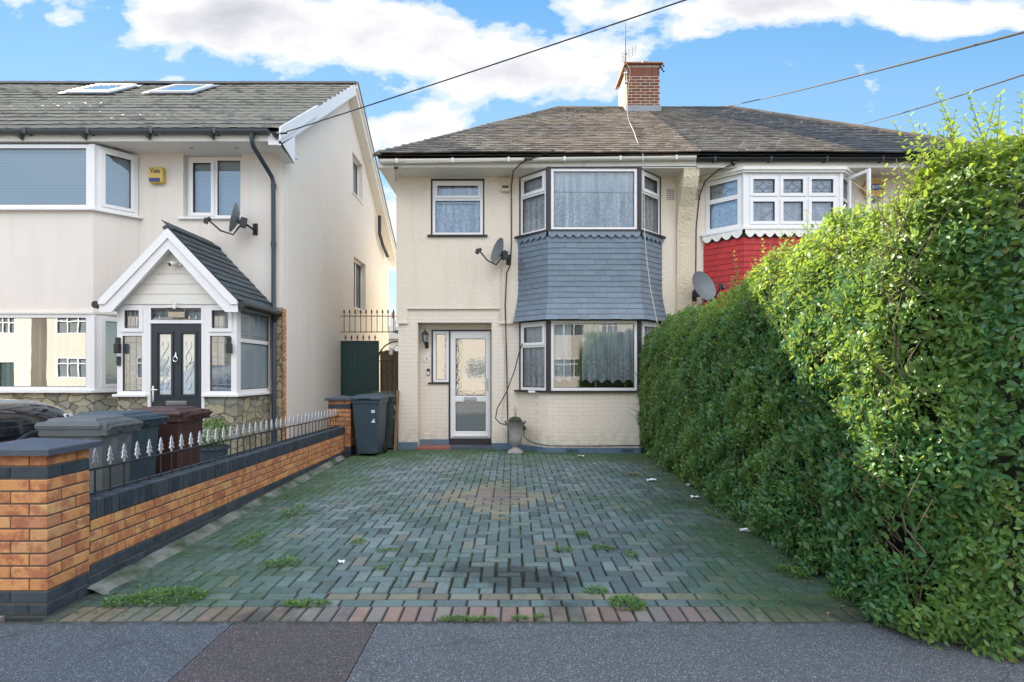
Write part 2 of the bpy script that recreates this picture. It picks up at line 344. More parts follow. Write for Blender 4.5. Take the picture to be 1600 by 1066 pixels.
# crazy stone cladding
m, t = newmat('stone_cladding'); P = t.n('ShaderNodeTexCoord').outputs['Object']
wv = t.n('ShaderNodeVectorMath', operation='ADD', i_0=P, i_1=t.n('ShaderNodeVectorMath', operation='SCALE', i_0=t.noise(P, 4, 3, .5, 1), i_Scale=.18).outputs[0])
mp = t.n('ShaderNodeMapping', i_Vector=wv.outputs[0]); mp.inputs['Scale'].default_value = (1, 1, 1.8)
v1 = t.n('ShaderNodeTexVoronoi', i_Vector=mp.outputs[0]); v1.inputs['Scale'].default_value = 4.2
v2 = t.n('ShaderNodeTexVoronoi', i_Vector=mp.outputs[0], feature='DISTANCE_TO_EDGE'); v2.inputs['Scale'].default_value = 4.2
s = t.n('ShaderNodeSeparateColor', i_0=v1.outputs['Color'])
col = t.ramp(s.outputs[0], [(0, (.20, .20, .15)), (.3, (.34, .31, .20)), (.6, (.42, .37, .24)), (1, (.27, .29, .24))])
col = t.mix(t.ramp(t.noise(P, 10, 6, .65), [(.45, 0), (.75, .6)]), col, (.14, .16, .12))
e = t.ramp(v2.outputs[0], [(.01, 0), (.05, 1)])
col = t.mix(e, (.12, .11, .08), col)
finish(t, col, .85, t.bump(t.m('ADD', e, t.m('MULTIPLY', t.noise(P, 30, 4), .5)), .7, .02))
# leaves
def leaf_mat(name, dark, mid, young, tw=.22, rough=.34):
    m, t = newmat(name); g = t.n('ShaderNodeNewGeometry').outputs['Random Per Island']
    a = t.n('ShaderNodeAttribute', attribute_name='tint').outputs['Fac']
    col = t.mix(t.ramp(g, [(0, 0), (1, 1)]), dark, mid)
    col = t.mix(a, col, young)
    col = t.mix(t.ramp(g, [(.975, 0), (.985, 1)], 'CONSTANT'), col, (.20, .17, .05))
    p = t.n('ShaderNodeBsdfPrincipled', i_Roughness=rough); t.put(p.inputs['Base Color'], col)
    p.inputs['Specular IOR Level'].default_value = .55
    tl = t.n('ShaderNodeBsdfTranslucent'); t.put(tl.inputs['Color'], t.mix(.65, col, (.48, .62, .07)))
    mx = t.n('ShaderNodeMixShader'); mx.inputs[0].default_value = tw
    t.put(mx.inputs[1], p.outputs[0]); t.put(mx.inputs[2], tl.outputs[0]); t.n('ShaderNodeOutputMaterial', i_Surface=mx.outputs[0])
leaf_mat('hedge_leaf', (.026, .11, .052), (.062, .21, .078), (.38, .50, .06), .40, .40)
leaf_mat('weed_leaf', (.03, .10, .02), (.06, .17, .03), (.15, .26, .05))
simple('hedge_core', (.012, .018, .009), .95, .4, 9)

# ------------------------------------------------------------------ mesh builder
class MB:
    def __init__(s): s.v = []; s.f = []; s.T = None; s.uvs = None; s.tint = []
    def add(s, vs, fs, tint=None):
        b = len(s.v)
        if s.T is not None: vs = [tuple(s.T @ Vector(p)) for p in vs]
        s.v += [tuple(p) for p in vs]; s.f += [tuple(i + b for i in f) for f in fs]
        if tint is not None: s.tint += [tint] * len(vs)
        return s
    def box(s, x0, x1, y0, y1, z0, z1, tint=None):
        x0, x1 = min(x0, x1), max(x0, x1); y0, y1 = min(y0, y1), max(y0, y1); z0, z1 = min(z0, z1), max(z0, z1)
        return s.add([(x0, y0, z0), (x1, y0, z0), (x1, y1, z0), (x0, y1, z0), (x0, y0, z1), (x1, y0, z1), (x1, y1, z1), (x0, y1, z1)],
              [(3, 2, 1, 0), (4, 5, 6, 7), (0, 1, 5, 4), (1, 2, 6, 5), (2, 3, 7, 6), (3, 0, 4, 7)], tint)
    def bbox(s, x0, x1, y0, y1, z0, z1, b=.006, tint=None):
        """box with chamfered edges (a small bevel all round)"""
        P = []
        for dz, ins in ((z0, b), (z0 + b, 0), (z1 - b, 0), (z1, b)):
            P += [(x0 + ins, y0 + ins, dz), (x1 - ins, y0 + ins, dz), (x1 - ins, y1 - ins, dz), (x0 + ins, y1 - ins, dz)]
        F = [(3, 2, 1, 0), (12, 13, 14, 15)]
        for r in range(3):
            for i in range(4): j = (i + 1) % 4; F.append((r * 4 + i, r * 4 + j, r * 4 + 4 + j, r * 4 + 4 + i))
        return s.add(P, F, tint)
    def prism(s, poly, z0, z1):
        n = len(poly); return s.add([(x, y, z0) for x, y in poly] + [(x, y, z1) for x, y in poly],
              [tuple(range(n - 1, -1, -1)), tuple(range(n, 2 * n))] + [(i, (i + 1) % n, n + (i + 1) % n, n + i) for i in range(n)])
    def prism_y(s, poly, y0, y1):        # poly in (x, z), extruded along y
        n = len(poly); return s.add([(x, y0, z) for x, z in poly] + [(x, y1, z) for x, z in poly],
              [tuple(range(n)), tuple(range(2 * n - 1, n - 1, -1))] + [(i, n + i, n + (i + 1) % n, (i + 1) % n) for i in range(n)])
    def prism_x(s, poly, x0, x1):        # poly in (y, z), extruded along x
        n = len(poly); return s.add([(x0, y, z) for y, z in poly] + [(x1, y, z) for y, z in poly],
              [tuple(range(n - 1, -1, -1)), tuple(range(n, 2 * n))] + [(i, (i + 1) % n, n + (i + 1) % n, n + i) for i in range(n)])
    def tube(s, pts, r, n=8, cap=True):
        pts = [Vector(p) for p in pts]; rs = [r[0] + (r[-1] - r[0]) * i / (len(pts) - 1) for i in range(len(pts))] if hasattr(r, '__len__') and len(r) != len(pts) else (r if hasattr(r, '__len__') else [r] * len(pts))
        V = []; F = []; prev = None
        for i, p in enumerate(pts):
            d = (pts[min(i + 1, len(pts) - 1)] - pts[max(i - 1, 0)]).normalized()
            a = d.cross(Vector((0, 0, 1)) if abs(d.z) < .9 else Vector((1, 0, 0))) if prev is None else (prev - d * prev.dot(d))
            a.normalize(); prev = a; b = d.cross(a)
            for k in range(n):
                th = 2 * math.pi * k / n; V.append(p + (a * math.cos(th) + b * math.sin(th)) * rs[i])
        for i in range(len(pts) - 1):
            for k in range(n): F.append((i * n + k, i * n + (k + 1) % n, (i + 1) * n + (k + 1) % n, (i + 1) * n + k))
        if cap: F.append(tuple(range(n - 1, -1, -1))); F.append(tuple((len(pts) - 1) * n + k for k in range(n)))
        return s.add(V, F)
    def lathe(s, prof, c=(0, 0, 0), n=24, flute=0.0, nf=12):
        V = []; F = []
        for (r, z, *fl) in prof:
            fa = fl[0] if fl else 0
            for k in range(n):
                th = 2 * math.pi * k / n; rr = r * (1 + fa * math.cos(nf * th)); V.append((c[0] + rr * math.cos(th), c[1] + rr * math.sin(th), c[2] + z + (fl[1] * math.cos(nf * th) if len(fl) > 1 else 0)))
        m = len(prof)
        for i in range(m - 1):
            for k in range(n): F.append((i * n + k, i * n + (k + 1) % n, (i + 1) * n + (k + 1) % n, (i + 1) * n + k))
        F.append(tuple(range(n - 1, -1, -1))); F.append(tuple((m - 1) * n + k for k in range(n)))
        return s.add(V, F)
    def plate(s, u0, u1, v0, v1, d0, d1, holes=()):
        """upright plate in local u (x), depth (y), v (z), with rectangular openings"""
        us = sorted({u0, u1} | {min(max(h[i], u0), u1) for h in holes for i in (0, 1)})
        vs = sorted({v0, v1} | {min(max(h[i], v0), v1) for h in holes for i in (2, 3)})
        nu, nv = len(us) - 1, len(vs) - 1
        def solid(i, j):
            if i < 0 or j < 0 or i >= nu or j >= nv: return False
            cu, cv = (us[i] + us[i + 1]) / 2, (vs[j] + vs[j + 1]) / 2
            return not any(h[0] < cu < h[1] and h[2] < cv < h[3] for h in holes)
        for i in range(nu):
            for j in range(nv):
                if not solid(i, j): continue
                a, b, c, d = us[i], us[i + 1], vs[j], vs[j + 1]
                V = [(a, d0, c), (b, d0, c), (b, d1, c), (a, d1, c), (a, d0, d), (b, d0, d), (b, d1, d), (a, d1, d)]
                F = [(0, 1, 5, 4), (2, 3, 7, 6)]
                if not solid(i, j - 1): F.append((3, 2, 1, 0))
                if not solid(i, j + 1): F.append((4, 5, 6, 7))
                if not solid(i + 1, j): F.append((1, 2, 6, 5))
                if not solid(i - 1, j): F.append((3, 0, 4, 7))
                s.add(V, F)
        return s
C = sc.collection.objects
def pxp(px, py, Y): return ((px - 800) * Y / 850, Y, CH + (582 - py) * Y / 850)
ORG = {}
def org(p):
    return ORG[p.name] if p is not None else Vector((0, 0, 0))
def obj(name, mb, mat, parent=None, smooth=False, at=None, label=None):
    """mesh given in world coordinates; `at` = world origin of the new object"""
    o0 = Vector(at) if at is not None else (org(parent) if parent is not None else Vector((0, 0, 0)))
    me = bpy.data.meshes.new(name)
    me.from_pydata([(x - o0.x, y - o0.y, z - o0.z) for x, y, z in mb.v], [], mb.f)
    me.materials.append(M[mat]); me.validate()
    if mb.tint:
        a = me.color_attributes.new('tint', 'FLOAT_COLOR', 'POINT')
        a.data.foreach_set('color', [c for q in mb.tint for c in (q[0], q[1], q[2], 1.0)])
    if smooth:
        me.polygons.foreach_set('use_smooth', [True] * len(me.polygons)); 
        try: me.set_sharp_from_angle(angle=R(40))
        except Exception: pass
    o = bpy.data.objects.new(name, me); C.link(o)
    if parent is not None: o.parent = parent; o.location = o0 - org(parent)
    else: o.location = o0
    ORG[o.name] = o0.copy()
    if label: o['label'] = label
    return o
def tag(o, label, cat, group=None, kind=None):
    if label: o['label'] = label
    if cat: o['category'] = cat
    if group: o['group'] = group
    if kind: o['kind'] = kind
    return o
def thing(name, loc, label, cat, group=None, kind=None):
    o = bpy.data.objects.new(name, None); C.link(o); o.location = loc; o.empty_display_size = .2
    ORG[o.name] = Vector(loc); return tag(o, label, cat, group, kind)
def copy_tree(o, parent=None):
    c = o.copy(); C.link(c); c.parent = parent
    for ch in list(o.children): copy_tree(ch, c)
    return c
def struct(name, mb, mat, **k):
    o = obj(name, mb, mat, **k); o['kind'] = 'structure'; return o
def textmesh(body, size, depth, P, rot, mat, parent, name='lettering', bold=0.0, sx=1.0):
    cu = bpy.data.curves.new('txt', 'FONT'); cu.body = body; cu.size = size; cu.extrude = depth; cu.offset = bold
    cu.align_x = 'CENTER'; cu.align_y = 'CENTER'
    tmp = bpy.data.objects.new('txt', cu); C.link(tmp); bpy.context.view_layer.update()
    me = bpy.data.meshes.new_from_object(tmp.evaluated_get(bpy.context.evaluated_depsgraph_get()))
    bpy.data.objects.remove(tmp); me.name = name; me.materials.clear(); me.materials.append(M[mat])
    me.transform(Matrix.Diagonal((sx, 1, 1, 1)))
    o = bpy.data.objects.new(name, me); C.link(o); o.parent = parent
    o.location = Vector(P) - org(parent); o.rotation_euler = rot; ORG[o.name] = Vector(P); return o
def frameT(p0, p1):
    """local frame: x along p0->p1, y pointing INTO the wall (away from the viewer), z up"""
    a = Vector((p0[0], p0[1], 0)); d = Vector((p1[0] - p0[0], p1[1] - p0[1], 0)); L = d.length; d.normalize()
    n = Vector((-d.y, d.x, 0)); T = Matrix(((d.x, n.x, 0, a.x), (d.y, n.y, 0, a.y), (0, 0, 1, 0), (0, 0, 0, 1)))
    return T, L
def curtain_mb(T, u0, u1, z0, z1, y, amp=.028, wl=.13, scallop=0.0, seed=0):
    mb = MB(); mb.T = T; n = max(8, int((u1 - u0) / .02)); V = []; F = []
    rz = 6
    for i in range(n + 1):
        uu = u0 + (u1 - u0) * i / n; a = amp * math.sin(uu / wl * 6.28 + 1.7 * math.sin(uu * 5 + seed)) + amp * .5 * math.sin(uu * 91 + seed)
        bot = z0 + (scallop * abs(math.sin(uu * 16)) if scallop else 0)
        for j in range(rz + 1):
            zz = bot + (z1 - bot) * j / rz; V.append((uu, y + a * (1 - .5 * j / rz), zz))
    for i in range(n):
        for j in range(rz): q = i * (rz + 1) + j; F.append((q, q + rz + 1, q + rz + 2, q + 1))
    return mb.add(V, F)
def window(parent, p0, p1, z0, z1, panes, frame='upvc', fw=.055, depth=.06, inset=0.0, glassm='glass', back='net_curtain',
           openers=(), label=None, trim=None, back_args=None, lead=None, gl_in=None):
    """panes: rectangles (u0,u1,v0,v1) as fractions of the clear frame opening. Frame mesh > sashes, panes, curtain"""
    T, L = frameT(p0, p1)
    U = lambda f: fw + f * (L - 2 * fw); Vv = lambda f: z0 + fw + f * (z1 - z0 - 2 * fw)
    rects = []
    for (a, b, c, d) in panes:
        g = .5 * fw
        rects.append((U(a) + (g if a > 0 else 0), U(b) - (g if b < 1 else 0), Vv(c) + (g if c > 0 else 0), Vv(d) - (g if d < 1 else 0)))
    mb = MB(); mb.T = T; mb.plate(0, L, z0, z1, inset, inset + depth, rects)
    fr = obj('window', mb, frame, parent, label=label)
    for k, r in enumerate(rects):
        rr = r
        if k in openers:
            s = MB(); s.T = T; w = .042
            s.plate(r[0] - .012, r[1] + .012, r[2] - .012, r[3] + .012, inset - .018, inset - .001, [(r[0] + w, r[1] - w, r[2] + w, r[3] - w)])
            obj('sash', s, frame, fr)
            rr = (r[0] + w, r[1] - w, r[2] + w, r[3] - w)
        b = MB(); b.T = T; gt = .008
        b.plate(rr[0] - .001, rr[1] + .001, rr[2] - .001, rr[3] + .001, inset + .006, inset + .018, [(rr[0] + gt, rr[1] - gt, rr[2] + gt, rr[3] - gt)])
        obj('glazing_bead', b, 'black_trim', fr)
        p = MB(); p.T = T; y = inset + .022
        p.add([(rr[0], y, rr[2]), (rr[1], y, rr[2]), (rr[1], y, rr[3]), (rr[0], y, rr[3])], [(0, 1, 2, 3)])
        obj('pane', p, glassm if not isinstance(glassm, (list, tuple)) else glassm[k], fr)
        if lead and k in lead:
            l = MB(); l.T = T; a0, a1, c0, c1 = rr; yy = inset + .019; cx = (a0 + a1) / 2; cz = (c0 + c1) / 2
            hw = (a1 - a0) * .28; hh = (c1 - c0) * .40
            kind = lead[k]
            if kind == 'diamond':
                for sx, sy in ((1, 1), (-1, 1), (1, -1), (-1, -1)):
                    pts = [(cx, yy, cz + sy * hh), (cx + sx * hw * .28, yy, cz + sy * hh * .3), (cx + sx * hw, yy, cz)]
                    l.tube(pts, .004, 4)
                l.tube([(a0, yy, cz + hh * .1), (cx - hw, yy, cz), ], .003, 4); l.tube([(cx + hw, yy, cz), (a1, yy, cz + hh * .1)], .003, 4)
                l.tube([(a0, yy, cz - hh * .35), (cx - hw * .4, yy, cz - hh * .35)], .003, 4); l.tube([(cx + hw * .4, yy, cz - hh * .35), (a1, yy, cz - hh * .35)], .003, 4)
            elif kind == 'grid':
                for q in (.33, .66): l.tube([(a0 + (a1 - a0) * q, yy, c0), (a0 + (a1 - a0) * q, yy, c1)], .004, 4)
                for q in (.12, .88): l.tube([(a0, yy, c0 + (c1 - c0) * q), (a1, yy, c0 + (c1 - c0) * q)], .004, 4)
            obj('leading', l, 'silver' if kind == 'grid' else 'dark_pipe', fr)
    if back:
        kw = dict(back_args or {})
        if back == 'net_curtain':
            obj('net_curtain', curtain_mb(T, fw, L - fw, z0 + fw * .6, z1 - fw * .5, inset + .085, seed=p0[0] * 3, **kw), 'net_curtain', fr, smooth=True)
        else:
            s = MB(); s.T = T; s.plate(fw * .8, L - fw * .8, z0 + fw * .6, z1 - fw * .6, inset + .10, inset + .105); obj('blind', s, back, fr)
    if trim:
        s = MB(); s.T = T; tw = .028
        s.plate(-tw, L + tw, z0 - .004, z1 + tw, inset - .012, inset + depth, [(0, L, z0 - .01, z1)]); obj('trim', s, trim, fr)
    return fr

# ------------------------------------------------------------------ roof builders
def tiled_slope(el, er, rl, rr, wt=.168, gauge=.165, th=.022, jit=1.0, warp=0.0):
    """plain tiles course by course over the quad eave-left, eave-right, ridge-right, ridge-left"""
    el, er, rl, rr = map(Vector, (el, er, rl, rr)); mb = MB()
    up = ((rl + rr) / 2 - (el + er) / 2); right = (er - el).normalized()
    upn = (up - right * up.dot(right)); S = upn.length; upn.normalize(); nrm = right.cross(upn).normalized()
    n = int(S / gauge) + 1
    for i in range(n):
        f = i * gauge / S; f2 = min(1, f)
        a = el.lerp(rl, f2); b = er.lerp(rr, f2); A = (a - el).dot(right); B = (b - el).dot(right)
        off = (i % 2) * wt / 2; k0 = int(math.floor((A - off) / wt)); k1 = int(math.ceil((B - off) / wt))
        for k in range(k0, k1 + 1):
            x0 = max(A, off + k * wt + .0015); x1 = min(B, off + (k + 1) * wt - .0015)
            if x1 - x0 < .01: continue
            h = random.uniform(0, .006) * jit; sk = random.uniform(-.003, .003) * jit; q = random.uniform(-.006, .006) * jit
            wz = warp * mnoise.noise(Vector((x0 * .5, f * 3, 1.3)))
            ln = gauge * 1.5
            def P(x, s, h): return el + right * x + upn * (i * gauge + s) + nrm * (h + wz)
            lift = .020
            V = [P(x0, q + sk, h + lift), P(x1, q - sk, h + lift), P(x1, ln, h + .002), P(x0, ln, h + .002),
                 P(x0, q + sk, h + lift + th), P(x1, q - sk, h + lift + th), P(x1, ln, h + .002 + th), P(x0, ln, h + .002 + th)]
            mb.add(V, [(0, 1, 5, 4), (1, 2, 6, 5), (3, 0, 4, 7), (4, 5, 6, 7)])
    return mb
def ridge_tiles(a, b, r=.11, L=.45, drop=.03):
    a, b = Vector(a), Vector(b); d = b - a; T = d.length; d.normalize(); side = d.cross(Vector((0, 0, 1))).normalized(); upv = side.cross(d)
    mb = MB(); n = max(1, int(T / L)); s = T / n
    for i in range(n):
        V = []; F = []; rr = r * random.uniform(.98, 1.04)
        for e, (t0, r2) in enumerate(((i * s + .004, rr), ((i + 1) * s + .008, rr * .97))):
            for k in range(9):
                th = math.pi * k / 8; V.append(a + d * t0 + side * math.cos(th) * r2 + upv * (math.sin(th) * r2 * .8 - drop))
        for k in range(8): F.append((k, k + 1, 10 + k, 9 + k))
        F.append(tuple(range(8, -1, -1))); F.append(tuple(range(9, 18))); mb.add(V, F)
    return mb
def hung_tiles(poly, z0, z1, offs, gauge=.105, wt=.2, scallop=True):
    """courses of hung tiles round a canted bay; poly = plan points, offs(z) = extra outward offset"""
    mb = MB(); n = int((z1 - z0) / gauge)
    pts = [Vector((x, y, 0)) for x, y in poly]
    def ring(o):
        out = []
        dirs = [(pts[i + 1] - pts[i]).normalized() for i in range(len(pts) - 1)]
        nor = [Vector((d.y, -d.x, 0)) for d in dirs]
        for i, p in enumerate(pts):
            if i == 0: out.append(p + nor[0] * o - dirs[0] * 0)
            elif i == len(pts) - 1: out.append(p + nor[-1] * o)
            else: b = (nor[i - 1] + nor[i]); b.normalize(); out.append(p + b * (o / b.dot(nor[i])))
        return out
    for i in range(n):
        zb = z0 + i * gauge; zt = zb + gauge * 1.15
        ob, ot = offs(zb) + .018, offs(zt) + .006
        rb, rt = ring(ob), ring(ot); rbi = ring(ob - .014)
        for sgm in range(len(pts) - 1):
            Lb = (rb[sgm + 1] - rb[sgm]).length; m = max(1, round(Lb / wt)); 
            cuts = [0] + [min(.97, max(.03, (k + (.5 if i % 2 else 0) + random.uniform(-.15, .15)) / m)) for k in range(1 if not i % 2 else 0, m)] + [1]
            cuts = sorted(set(cuts))
            for a, b in zip(cuts[:-1], cuts[1:]):
                if b - a < .02: continue
                g = .0012 / Lb; j = random.uniform(-.003, .003); hz = random.uniform(-.004, .004)
                nn = Vector((0, 0, 0)) 
                A0, A1 = rb[sgm].lerp(rb[sgm + 1], a + g), rb[sgm].lerp(rb[sgm + 1], b - g)
                B0, B1 = rt[sgm].lerp(rt[sgm + 1], a + g), rt[sgm].lerp(rt[sgm + 1], b - g)
                I0, I1 = rbi[sgm].lerp(rbi[sgm + 1], a + g), rbi[sgm].lerp(rbi[sgm + 1], b - g)
                z = lambda p, q: (p.x, p.y + j * .5, q)
                mb.add([z(A0, zb + hz), z(A1, zb + hz), z(B1, zt), z(B0, zt), z(I0, zb + hz), z(I1, zb + hz)],
                       [(0, 1, 2, 3), (4, 5, 1, 0), (4, 0, 3), (5, 2, 1)])
    return mb
def scallops(poly, z, off, drop=.07, wl=.14, top=.03):
    mb = MB()
    for (x0, y0), (x1, y1) in zip(poly[:-1], poly[1:]):
        T, L = frameT((x0, y0), (x1, y1)); n = max(1, round(L / wl)); m = MB(); m.T = T; V = []; F = []
        N = n * 8
        for i in range(N + 1):
            uu = L * i / N; b = z - drop * (.35 + .65 * abs(math.sin(math.pi * i / 8)))
            V += [(uu, -off - .012, z + top), (uu, -off - .022, b), (uu, -off, b)]
        for i in range(N): a = i * 3; F += [(a, a + 1, a + 4, a + 3), (a + 1, a + 2, a + 5, a + 4)]
        m.add(V, F); b0 = len(mb.v); mb.v += m.v; mb.f += [tuple(q + b0 for q in f) for f in m.f]
    return mb
def gutter(x0, x1, y, z, r=.06, slope=0.0, mat='upvc_aged', parent=None, brackets=True):
    mb = MB(); n = 8; V = []; F = []
    for x, zz in ((x0, z), (x1, z + slope * (x1 - x0))):
        for rr in (r, r - .006):
            for k in range(n + 1):
                th = math.pi + math.pi * k / n; V.append((x, y + rr * math.cos(th), zz + rr * math.sin(th) * .95))
    q = n + 1
    for k in range(n): F += [(k, k + 1, 2 * q + k + 1, 2 * q + k), (q + k, 3 * q + k, 3 * q + k + 1, q + k + 1)]
    F += [(0, 2 * q, 3 * q, q), (n, q + n, 3 * q + n, 2 * q + n)]
    F.append(tuple(range(n + 1))); F.append(tuple(2 * q + k for k in range(n, -1, -1)))
    mb.add(V, F)
    if brackets:
        x = x0 + .3
        while x < x1:
            zz = z + slope * (x - x0); mb.box(x - .015, x + .015, y - r - .004, y + r + .03, zz - r * 1.02, zz - r * .3 + .0); mb.box(x - .02, x + .02, y - r - .006, y - r + .01, zz - .02, zz + .012); x += 1.0
    return obj('gutter', mb, mat, parent, smooth=True)
exec_order = []
del exec_order
# ================================================================== GROUND
struct('ground', MB().box(-160, 160, -90, 160, -.6, -.16), 'soil')
struct('garden_ground', MB().box(2.2, 12, 3.19, 10.6, -.5, -.03), 'soil')
struct('garden_ground', MB().box(-16, 12, 10.6, 60, -.5, -.02), 'opp_drive')
for (x0, x1, mt) in ((-40, -1.626, 'asphalt_a'), (-1.620, -.787, 'asphalt_b'), (-.781, 40, 'asphalt_c')):
    struct('pavement', MB().box(x0, x1, 1.0, 3.185, -.5, 0), mt)
struct('pavement_joint', MB().box(-2, 0, 1.0, 3.19, -.3, -.010), 'soil')
struct('kerb', MB().bbox(-40, 40, .86, .997, -.5, .004, .012), 'concrete')
struct('road', MB().box(-60, 60, -9, .857, -.5, -.12), 'road_tar')
struct('kerb', MB().bbox(-60, 60, -9.15, -9.003, -.5, .004, .012), 'concrete')
struct('pavement', MB().box(-60, 60, -11, -9.153, -.5, 0), 'asphalt_c')
struct('forecourt', MB().box(-60, 60, -17, -11.003, -.5, .004), 'opp_drive')
struct('driveway', MB().box(-16, -3.05, 3.19, 9.2, -.5, -.004), 'opp_drive')
struct('driveway_bed', MB().box(-3.0, 2.19, 3.19, 10.7, -.4, -.020), 'joint_moss')
struct('driveway_bed', MB().box(2.195, 3.0, 3.19, 10.7, -.4, -.022), 'joint_moss')
# block paving, every block modelled
def settle(x, y):
    return .004 * mnoise.noise(Vector((x * .8, y * .8, 0))) - .004 * math.exp(-((x + .25) / .5) ** 2 - ((y - 3.95) / .35) ** 2) - .001
pv = MB()
def paver(x0, x1, y0, y1, tint, ymin=0):
    x0 = max(x0, -2.79); x1 = min(x1, 2.86); y0 = max(y0, 3.195, ymin); y1 = min(y1, 10.325)
    if x1 - x0 < .02 or y1 - y0 < .02: return
    g = .0022 + .014 * random.random() * math.exp(-(((x0 + x1) / 2 + .1) / .55) ** 2 - (((y0 + y1) / 2 - 3.9) / .30) ** 2); zc = settle((x0 + x1) / 2, (y0 + y1) / 2); b = .0095
    jx, jy, ja = random.uniform(-.0016, .0016), random.uniform(-.0016, .0016), random.uniform(-.008, .008)
    zt = [zc + random.uniform(-.0018, .0018) for _ in range(4)]
    cx, cy = (x0 + x1) / 2 + jx, (y0 + y1) / 2 + jy; hx, hy = (x1 - x0) / 2 - g, (y1 - y0) / 2 - g
    def q(dx, dy): return (cx + dx * math.cos(ja) - dy * math.sin(ja), cy + dx * math.sin(ja) + dy * math.cos(ja))
    V = []; fac = random.uniform(.84, 1.14); tint = tuple(c * fac for c in tint); dk = tuple(c * .13 for c in tint); tl = [dk] * 8 + [tint] * 4
    for ins, dz in ((0, -.04), (0, -b), (b * 1.0, 0)):
        for k, (sx, sy) in enumerate(((-1, -1), (1, -1), (1, 1), (-1, 1))):
            x, y = q(sx * (hx - ins), sy * (hy - ins)); V.append((x, y, zt[k] + dz))
    F = [(8, 9, 10, 11)]
    for r in (0, 1):
        for i in range(4): j = (i + 1) % 4; F.append((r * 4 + i, r * 4 + j, r * 4 + 4 + j, r * 4 + 4 + i))
    pv.add(V, F); pv.tint += tl
GREYS = [(.09, .155, .16), (.065, .125, .13), (.12, .18, .18), (.085, .15, .145), (.14, .19, .185), (.05, .095, .10)]
REDS = [(.24, .165, .135), (.22, .16, .14), (.18, .16, .145), (.25, .16, .125), (.20, .175, .15)]
YEL = [(.20, .20, .13), (.18, .19, .14), (.21, .20, .125)]
x = -2.78
while x < 2.8:
    paver(x, x + .1005, 3.198, 3.40, random.choice(REDS)); x += .1005
for r, (ya, yb) in enumerate(((3.402, 3.502), (3.504, 3.604))):
    x = -2.9 + .08 * r
    while x < 2.8:
        tnt = random.choice(YEL) if (r == 1 and x > -1.25) else random.choice(GREYS)
        paver(x, x + .201, ya, yb, tnt); x += .201
def in_dia(x, y, s=1.0): return abs(x + .19) / (.66 * s) + abs(y - 6.42) / (.86 * s) < 1
skipped = set()
for a in range(-31, 32):
    for b in range(-1, 70):
        mdl = (a - b) % 4; X = a * .1005 - .02; Y = 3.606 + b * .1005
        if mdl == 0: rc = (X, X + .201, Y, Y + .1005)
        elif mdl == 3: rc = (X, X + .1005, Y, Y + .201)
        else: continue
        if in_dia((rc[0] + rc[1]) / 2, (rc[2] + rc[3]) / 2): skipped |= {(a, b), (a + 1, b) if mdl == 0 else (a, b + 1)}; continue
        col = random.choice(GREYS)
        if random.random() < .05: col = random.choice([(.15, .16, .13), (.09, .12, .11), (.15, .16, .12)])
        if in_dia((rc[0] + rc[1]) / 2, (rc[2] + rc[3]) / 2, 1.25) and random.random() < .3: col = random.choice(YEL)
        paver(*rc, col, 3.606)
for b in range(-1, 70):
    run = sorted(a for (a, bb) in skipped if bb == b)
    a = run[0] if run else 0
    rs_ = set(run); first = True
    while rs_:
        a = min(rs_); two = (a + 1 in rs_) and not (first and b % 2); first = False
        X = a * .1005 - .02; Y = 3.606 + b * .1005
        paver(X, X + (.201 if two else .1005), Y, Y + .1005, random.choice([(.16, .14, .115), (.145, .135, .115), (.175, .145, .115)]) if in_dia(X + .1, Y + .05, .62) else random.choice(YEL), 3.606)
        rs_.discard(a); rs_.discard(a + 1) if two else None
struct('driveway_paving', pv, 'paver')

# ================================================================== BOUNDARY WALL
wall = thing('boundary_wall', (-2.87, 3.6, 0), 'low orange brick boundary wall with dark blue coping and brick pillars', 'wall')
A, B = (-2.806, 3.60), (-2.955, 9.60); T, L = frameT(A, B)
Ts = T.copy(); Ts[2][0] = -.10 / L
orb, blb, core = MB(), MB(), MB(); core.T = Ts
core.box(0, L, .005, .205, -.10, .585); obj('mortar', core, 'mortar', wall)
orb.T = Ts; blb.T = Ts
for c in range(7):
    z = -.045 + c * .075; uo = (c % 2) * .1125 - .2
    while uo < L:
        a, b = max(0, uo), min(L, uo + .215)
        if b - a > .02: (blb if c < 3 else orb).bbox(a, b, -.001 + random.uniform(-.0015, .0015), .10, z, z + .065, .004)
        if b - a > .02: (blb if c < 3 else orb).bbox(a, b, .11, .2145, z, z + .065, .004)
        uo += .225
obj('brickwork', orb, 'orange_brick', wall)
obj('plinth', blb, 'blue_brick', wall)
cp = MB(); cp.T = Ts; uo = .002
while uo < L - .02:
    cp.bbox(uo, min(L, uo + .064), -.006 + random.uniform(-.001, .001), .221, .478, .605 + random.uniform(-.001, .001), .005); uo += .0725
obj('coping', cp, 'blue_brick', wall)
